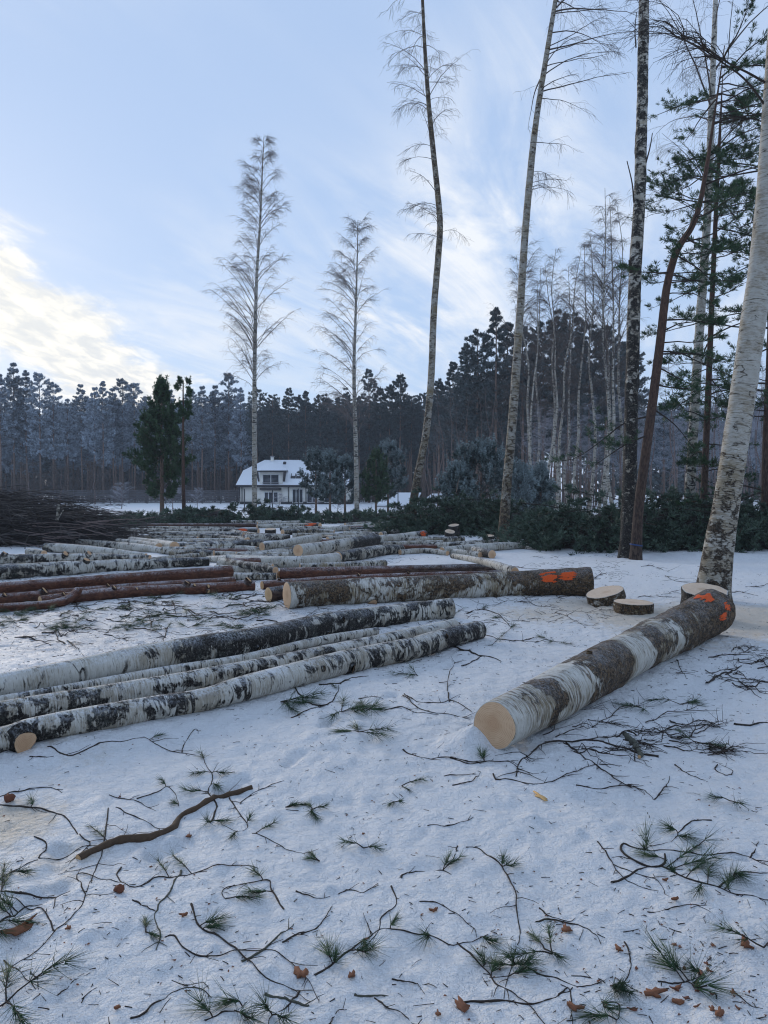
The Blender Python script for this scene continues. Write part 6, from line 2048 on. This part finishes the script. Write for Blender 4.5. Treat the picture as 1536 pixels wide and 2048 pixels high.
T('dark twig bundle right of the near stack end', 'd', [(-10, 290), (120, 350), (240, 385), (330, 390), (405, 375)], 2.2, [(150, 350, .10), (60, 240, .10)], shoots=10)
T('pine spray lying behind the near stack end', 'd', [(80, 260), (160, 240), (230, 260), (300, 330)], 2.0, [(170, 230, .12), (230, 280, .12), (290, 330, .1), (210, 410, .12)], shoots=6)
T('green pine spray on the snow left of the big log middle', 'd', [(410, 400), (460, 385), (510, 395)], 1.8, [(450, 380, .10), (490, 400, .09), (570, 410, .09)], shoots=2)
# --- the tangle in front of the big log
T('main dark limb of the twig tangle below the big log', 'd', [(1012, 950), (930, 940), (880, 925), (740, 880), (600, 880), (480, 890), (400, 930), (330, 990), (320, 1045)], 3.4, shoots=16, arch=.05)
T('lichen-grey broken stub in the twig tangle', 'd', [(860, 845), (895, 900), (932, 958)], 5.5, (), 'lichen_bark', 2, True, arch=.02)
T('long twig reaching down from the tangle', 'd', [(560, 885), (640, 950), (720, 1000), (800, 1065), (880, 1108)], 2.6, shoots=9, arch=.03)
T('low twig crossing in front of the tangle', 'd', [(210, 1035), (230, 1062), (300, 1062), (420, 1082), (540, 1052), (640, 1010), (760, 990)], 2.0, shoots=9)
T('twig ending in small forks right of the low crossing twig', 'd', [(610, 1088), (750, 1105), (840, 1095), (930, 1110), (985, 1160)], 2.0, shoots=6)
T('forked twig end standing up at the bottom of the tangle', 'd', [(985, 1160), (1030, 1110), (1065, 1045)], 2.0, shoots=3)
T('small bent twig right of the tangle', 'd', [(1090, 990), (1110, 1010), (1160, 1040), (1230, 1065)], 1.8, shoots=2)
T('small angular twig right of the bent one', 'd', [(1290, 990), (1280, 1010), (1330, 1040), (1365, 1018), (1300, 985)], 1.6, shoots=1)
T('fine twig stretching left from the big log end', 'd', [(0, 958), (80, 985), (150, 978), (270, 970), (330, 990)], 2.0, [(155, 960, .06)], shoots=5)
tg = np.random.default_rng(61)
for k in range(30):
    x0, y0 = tg.uniform(430, 1250), tg.uniform(770, 960)
    a = tg.normal(0.1, .55)
    L = tg.uniform(120, 330)
    pts = [(x0 + L * t * math.cos(a) + tg.normal(0, 12), y0 + L * t * math.sin(a) * .55 + tg.normal(0, 10)) for t in (0, .3, .65, 1)]
    T('dark birch twig in the tangle below the big log', 'd', pts, tg.uniform(1.1, 2.0), shoots=11, group='twigs of the tangle below the big log', arch=.10, slen=2.4)
for k in range(22):
    x0, y0 = tg.uniform(1080, 1500), tg.uniform(430, 620)
    a = tg.normal(0.2, .6)
    L = tg.uniform(90, 250)
    pts = [(x0 + L * t * math.cos(a) + tg.normal(0, 8), y0 + L * t * math.sin(a) * .5 + tg.normal(0, 8)) for t in (0, .4, 1)]
    T('thin birch twig strewn on the snow right of the big log', 'd', pts, tg.uniform(1.0, 1.8), shoots=8, group='twigs strewn right of the big log', arch=.08, slen=2.4)
T('short dark branch with forked end right of the big log', 'd', [(1240, 595), (1310, 550), (1350, 545), (1400, 520)], 3.0, shoots=5)
T('dark lumpy twig at the right edge', 'd', [(1370, 795), (1440, 800), (1530, 785)], 3.0, shoots=5)
sprig('pine sprig in the tangle below the big log', 'd', 1110, 700, .10, 4)
sprig('pine sprig half under the tangle below the big log', 'd', 1190, 890, .08, 3)
sprig('spiky sprig between tangle and big log', 'd', 930, 720, .09, 3)
# --- behind the near stack and around the pine logs
for k in range(70):
    x0, y0 = tg.uniform(0, 1500), tg.uniform(110, 470)
    if y0 > 480 - x0 * .20:
        y0 = tg.uniform(110, 260)
    a = tg.normal(0.0, .7)
    L = tg.uniform(60, 260)
    pts = [(x0 + L * t * math.cos(a) + tg.normal(0, 8), y0 + L * t * math.sin(a) * .4 + tg.normal(0, 6)) for t in (0, .4, 1)]
    T('dark twig strewn on the snow between the near stack and the red pine logs', 'f', pts, tg.uniform(1.0, 2.0), shoots=6, group='twigs strewn behind the near stack', arch=.07, slen=2.2)
for k in range(34):
    x0, y0 = tg.uniform(0, 1450), tg.uniform(120, 330)
    sprig('pine sprig strewn on the snow between the near stack and the red pine logs', 'f', x0, y0, tg.uniform(.09, .14), 3, 'sprigs strewn behind the near stack')
for k in range(24):
    px, py = tg.uniform(1000, 1500), tg.uniform(1130, 1230)
    a = tg.normal(.1, .5)
    L = tg.uniform(25, 90)
    x0, y0 = (px - 900) * 2.415, (py - 1120) * 2.415
    pts = [(x0 + L * 2.4 * t * math.cos(a) + tg.normal(0, 6), y0 + L * t * math.sin(a) + tg.normal(0, 5)) for t in (0, .4, 1)]
    T('fine twig lying on the snow round the stump and slices', 'd', pts, tg.uniform(.8, 1.3), shoots=6, group='twigs round the stump', arch=.06, slen=2.2)


# ------------------------------------------------------------------ bark scraps, leaves and litter
def scrap(name, label, w, x, y, size, mat, cat, seed, group=None, thick=.006, stretch=1.6, lift=.0, stand_=0.0, curl=.35):
    """thin curled scrap with a ragged outline"""
    g = np.random.default_rng(seed)
    c = ground(*wpx(w, x, y))
    size = size * (.62 if mat != 'wood_chip' else .8)
    k = 16
    a = np.arange(k) / k * 2 * math.pi
    r = size * (1 + .62 * g.uniform(-1, 1, k))
    rot = g.uniform(0, 6.28)
    X, Y = r * np.cos(a) * stretch, r * np.sin(a)
    Z = curl * size * ((X / size) ** 2 * .3 - (Y / size) ** 2 * .2) + g.uniform(0, .12, k) * size
    Z = Z - Z.min() + .002
    top = np.column_stack([X, Y, Z + thick])
    mid = np.array([[0, 0, Z.mean() * .7 + thick + .1 * size]])
    V = np.vstack([mid, top, top - [0, 0, thick], mid - [0, 0, thick]])
    j = np.arange(k)
    f = [np.stack([0 * j, 1 + j, 1 + (j + 1) % k], -1), np.stack([0 * j + 2 * k + 1, 1 + k + (j + 1) % k, 1 + k + j], -1)]
    q = np.stack([1 + j, 1 + k + j, 1 + k + (j + 1) % k, 1 + (j + 1) % k], -1)
    m = MB()
    m.add(V, np.vstack(f))
    m.F.append(q)
    m.mi.append(np.zeros(k, np.int32))
    o = m.build(name, mat, None, False, c)
    o.rotation_euler = (stand_, 0, rot if not stand_ else .4)
    tag(o, label, cat, group)


def lump(name, label, w, x, y, size, mat, cat, seed):
    g = np.random.default_rng(seed)
    c = ground(*wpx(w, x, y))
    k, q = 14, 8
    A, B = np.meshgrid(np.arange(k) / k * 2 * math.pi, np.linspace(.02, math.pi - .02, q))
    r = size * .8 * (1 + .6 * fbm(np.cos(A) * 2 * np.sin(B) + seed, np.sin(A) * 2 * np.sin(B), np.cos(B) * 2, 3))
    V = np.stack([r * np.sin(B) * np.cos(A), r * np.sin(B) * np.sin(A) * .8, r * np.cos(B) * .75 + size * .45], -1)
    idx = np.arange(k * q).reshape(q, k)
    a, b = idx[:-1], idx[1:]
    m = MB()
    m.add(V.reshape(-1, 3), np.stack([a, b, np.roll(b, -1, 1), np.roll(a, -1, 1)], -1).reshape(-1, 4))
    o = m.build(name, mat, None, False, c)
    tag(o, label, cat)


lump('bark_lump', 'reddish-brown lump of pine bark lying alone at lower left', 'a', 573, 800, .026, 'bark_chip', 'bark', 71)
lump('bark_lump', 'dark brown lump of bark by the sawdust at the left edge', 'a', 45, 365, .035, 'bark_chip', 'bark', 72)
scrap('bark_flake', 'small upright orange-brown bark sliver above the thick curved branch', 'a', 575, 345, .022, 'bark_chip', 'bark', 73, stretch=.45, stand_=1.35, thick=.004)
scrap('bark_flake', 'orange-brown curled bark flake at the left edge near the bowed twig', 'a', 90, 990, .035, 'leaf', 'bark', 74, stretch=2.2)
scrap('wood_chip', 'long pale yellow wood splinter lying alone in the open snow', 'c', 140, 143, .018, 'wood_chip', 'wood chip', 75, stretch=3.2, thick=.004, curl=.1)
leaf_list = [('a', 880, 918, .013, 'small orange leaf scrap below the long wavy twig'), ('a', 330, 980, .012, 'tiny orange leaf scrap on the snow right of the bowed twig'), ('a', 905, 540, .016, 'brown leaf under the drooping pine twig'),
             ('a', 560, 1365, .010, 'red-brown leaf scrap near the bottom left'), ('a', 1440, 1205, .022, 'brown leaf lying on the bowed twig at lower left of centre'), ('b', 320, 1395, .016, 'orange-brown leaf below the long curved pine twig'),
             ('b', 990, 1580, .030, 'large orange-brown leaf on the stout stick at the bottom'), ('b', 820, 992, .015, 'small brown leaf under the thin bowed twig'), ('b', 388, 520, .007, 'tiny red leaf scrap in the open snow'),
             ('b', 20, 1390, .02, 'brown leaf at the bottom left of centre'), ('b', 850, 1630, .010, 'small red-brown leaf near the bottom centre'), ('c', 300, 960, .020, 'pale brown oak leaf under the bowed twig'), ('c', 620, 1080, .018, 'brown leaf left of the curved twig at bottom right'),
             ('c', 1400, 1055, .024, 'bright orange-brown leaf near the right edge'), ('c', 960, 772, .012, 'small orange leaf below the long pine branch'), ('c', 905, 652, .010, 'tiny red leaf under the forked twig'), ('c', 350, 1440, .020, 'orange leaf beside the angular twig at the bottom'),
             ('c', 830, 1350, .030, 'large orange bark flake among leaves at the bottom right'), ('c', 1240, 1470, .026, 'brown curled leaf at the bottom right'), ('c', 985, 1405, .018, 'dark orange leaf at the bottom right below the spiky twig')]
for i, (w, x, y, s, lb) in enumerate(leaf_list):
    scrap('leaf', lb, w, x, y, s, 'leaf', 'leaf', 80 + i, curl=.5)
lg = np.random.default_rng(91)
for k in range(20):
    x, y = lg.normal(1080, 190), lg.normal(1230, 140)
    if y < 900 or y > 1520 or x > 1530:
        x, y = lg.uniform(850, 1500), lg.uniform(1000, 1500)
    scrap('leaf', 'small withered brown leaf scrap strewn at the bottom right', 'c', x, y, lg.uniform(.006, .014), 'leaf' if k % 3 else 'bark_chip', 'leaf', 200 + k, 'leaf scraps strewn at the bottom right', thick=.002, curl=.5)


def litter():
    """needles, crumbs of bark and twig bits nobody could count"""
    g = np.random.default_rng(95)
    n = 11000
    py = HOR + 2385 / g.uniform(2.15, 15, n) ** 1.0
    px = g.uniform(-40, 1576, n)
    Y = 2385 / (py - HOR)
    x = (px - 768) / FPX * Y
    d = .30 + .5 * fbm(x * .8, Y * .8, 3.3, 3) + .5 * np.exp(-((x - 1.1) ** 2 + (Y - 2.5) ** 2) / .35) + .35 * np.exp(-((x + 2) ** 2 + (Y - 9) ** 2) / 9) + .25 * np.exp(-((x + .5) ** 2 + (Y - 2.6) ** 2) / .4)
    keep = g.uniform(0, 1, n) < d
    x, Y = x[keep], Y[keep]
    n = len(x)
    L = g.uniform(.006, .032, n) * np.where(g.uniform(0, 1, n) < .12, 2.2, 1)
    base = np.column_stack([x, Y, height(x, Y) + .0015])
    B = curves(base, g.uniform(-3.14, 3.14, n), g.uniform(-.05, .25, n), g.uniform(-.2, .1, n), L, 3, .1, g)
    B[..., 2] = np.maximum(B[..., 2], height(B[..., 0], B[..., 1]) + .001)
    r = g.uniform(.0008, .0022, n) * (1 + (Y > 6) * .8)
    m = MB()
    V, F, bc = tubes(B, taper(r, r * .7, 3), 3)
    m.add(V, F)
    q = 2600
    Y2 = g.uniform(6.5, 19, q)
    x2 = (g.uniform(-60, 1250, q) - 768) / FPX * Y2
    ok = (fbm(x2 * .5, Y2 * .5, 6.1, 3) > -.15) & ~((x2 > .5) & (Y2 < 9))
    x2, Y2 = x2[ok], Y2[ok]
    q = len(x2)
    B = curves(np.column_stack([x2, Y2, height(x2, Y2) + .003]), g.uniform(-3.14, 3.14, q), g.uniform(0, .5, q), g.uniform(-.3, .2, q), g.uniform(.04, .28, q), 4, .15, g)
    B[..., 2] = np.maximum(B[..., 2], height(B[..., 0], B[..., 1]) + .002)
    V, F, bc = tubes(B, taper(np.full(q, .0032), np.full(q, .0018), 4), 3)
    m.add(V, F)
    k = 1500
    i = g.integers(0, n, k)
    c = base[i] + np.column_stack([g.normal(0, .05, (k, 2)), np.zeros(k)])
    c[:, 2] = height(c[:, 0], c[:, 1]) + .002
    a = g.uniform(0, 6.28, (k, 5))
    a.sort(axis=1)
    rr = g.uniform(.002, .008, (k, 1)) * g.uniform(.6, 1.3, (k, 5))
    P = np.stack([c[:, None, 0] + rr * np.cos(a), c[:, None, 1] + rr * np.sin(a), c[:, None, 2] + g.uniform(0, .004, (k, 5))], -1)
    V = np.concatenate([P, c[:, None, :] + [0, 0, .004]], 1).reshape(-1, 3)
    q = np.arange(k)[:, None] * 6
    F = np.concatenate([q + np.array([[j, (j + 1) % 5, 5]]) for j in range(5)])
    m.add(V, F, 1)
    o = m.build('forest_litter', ['twig', 'bark_chip'], None, False)
    tag(o, 'loose needles, bark crumbs and twig bits scattered over the snow', 'litter', None, 'stuff')


litter()

# ------------------------------------------------------------------ frosty air
mh = bpy.data.materials.new('haze_air')
mh.use_nodes = True
gh = NT(mh.node_tree)
pv = gh.n('ShaderNodeVolumePrincipled')
pv.inputs['Color'].default_value = (0.86, 0.92, 1.0, 1)
pv.inputs['Density'].default_value = HAZE_D
oh = gh.n('ShaderNodeOutputMaterial')
gh.l(pv.outputs[0], oh.inputs['Volume'])
MAT['haze_air'] = mh
m = MB()
box(m, -1000, 1000, -1000, 1000, -1.6, 34)
tag(m.build('haze', 'haze_air', None, False), 'thin frosty haze in the air over the clearing', 'haze', None, 'stuff')
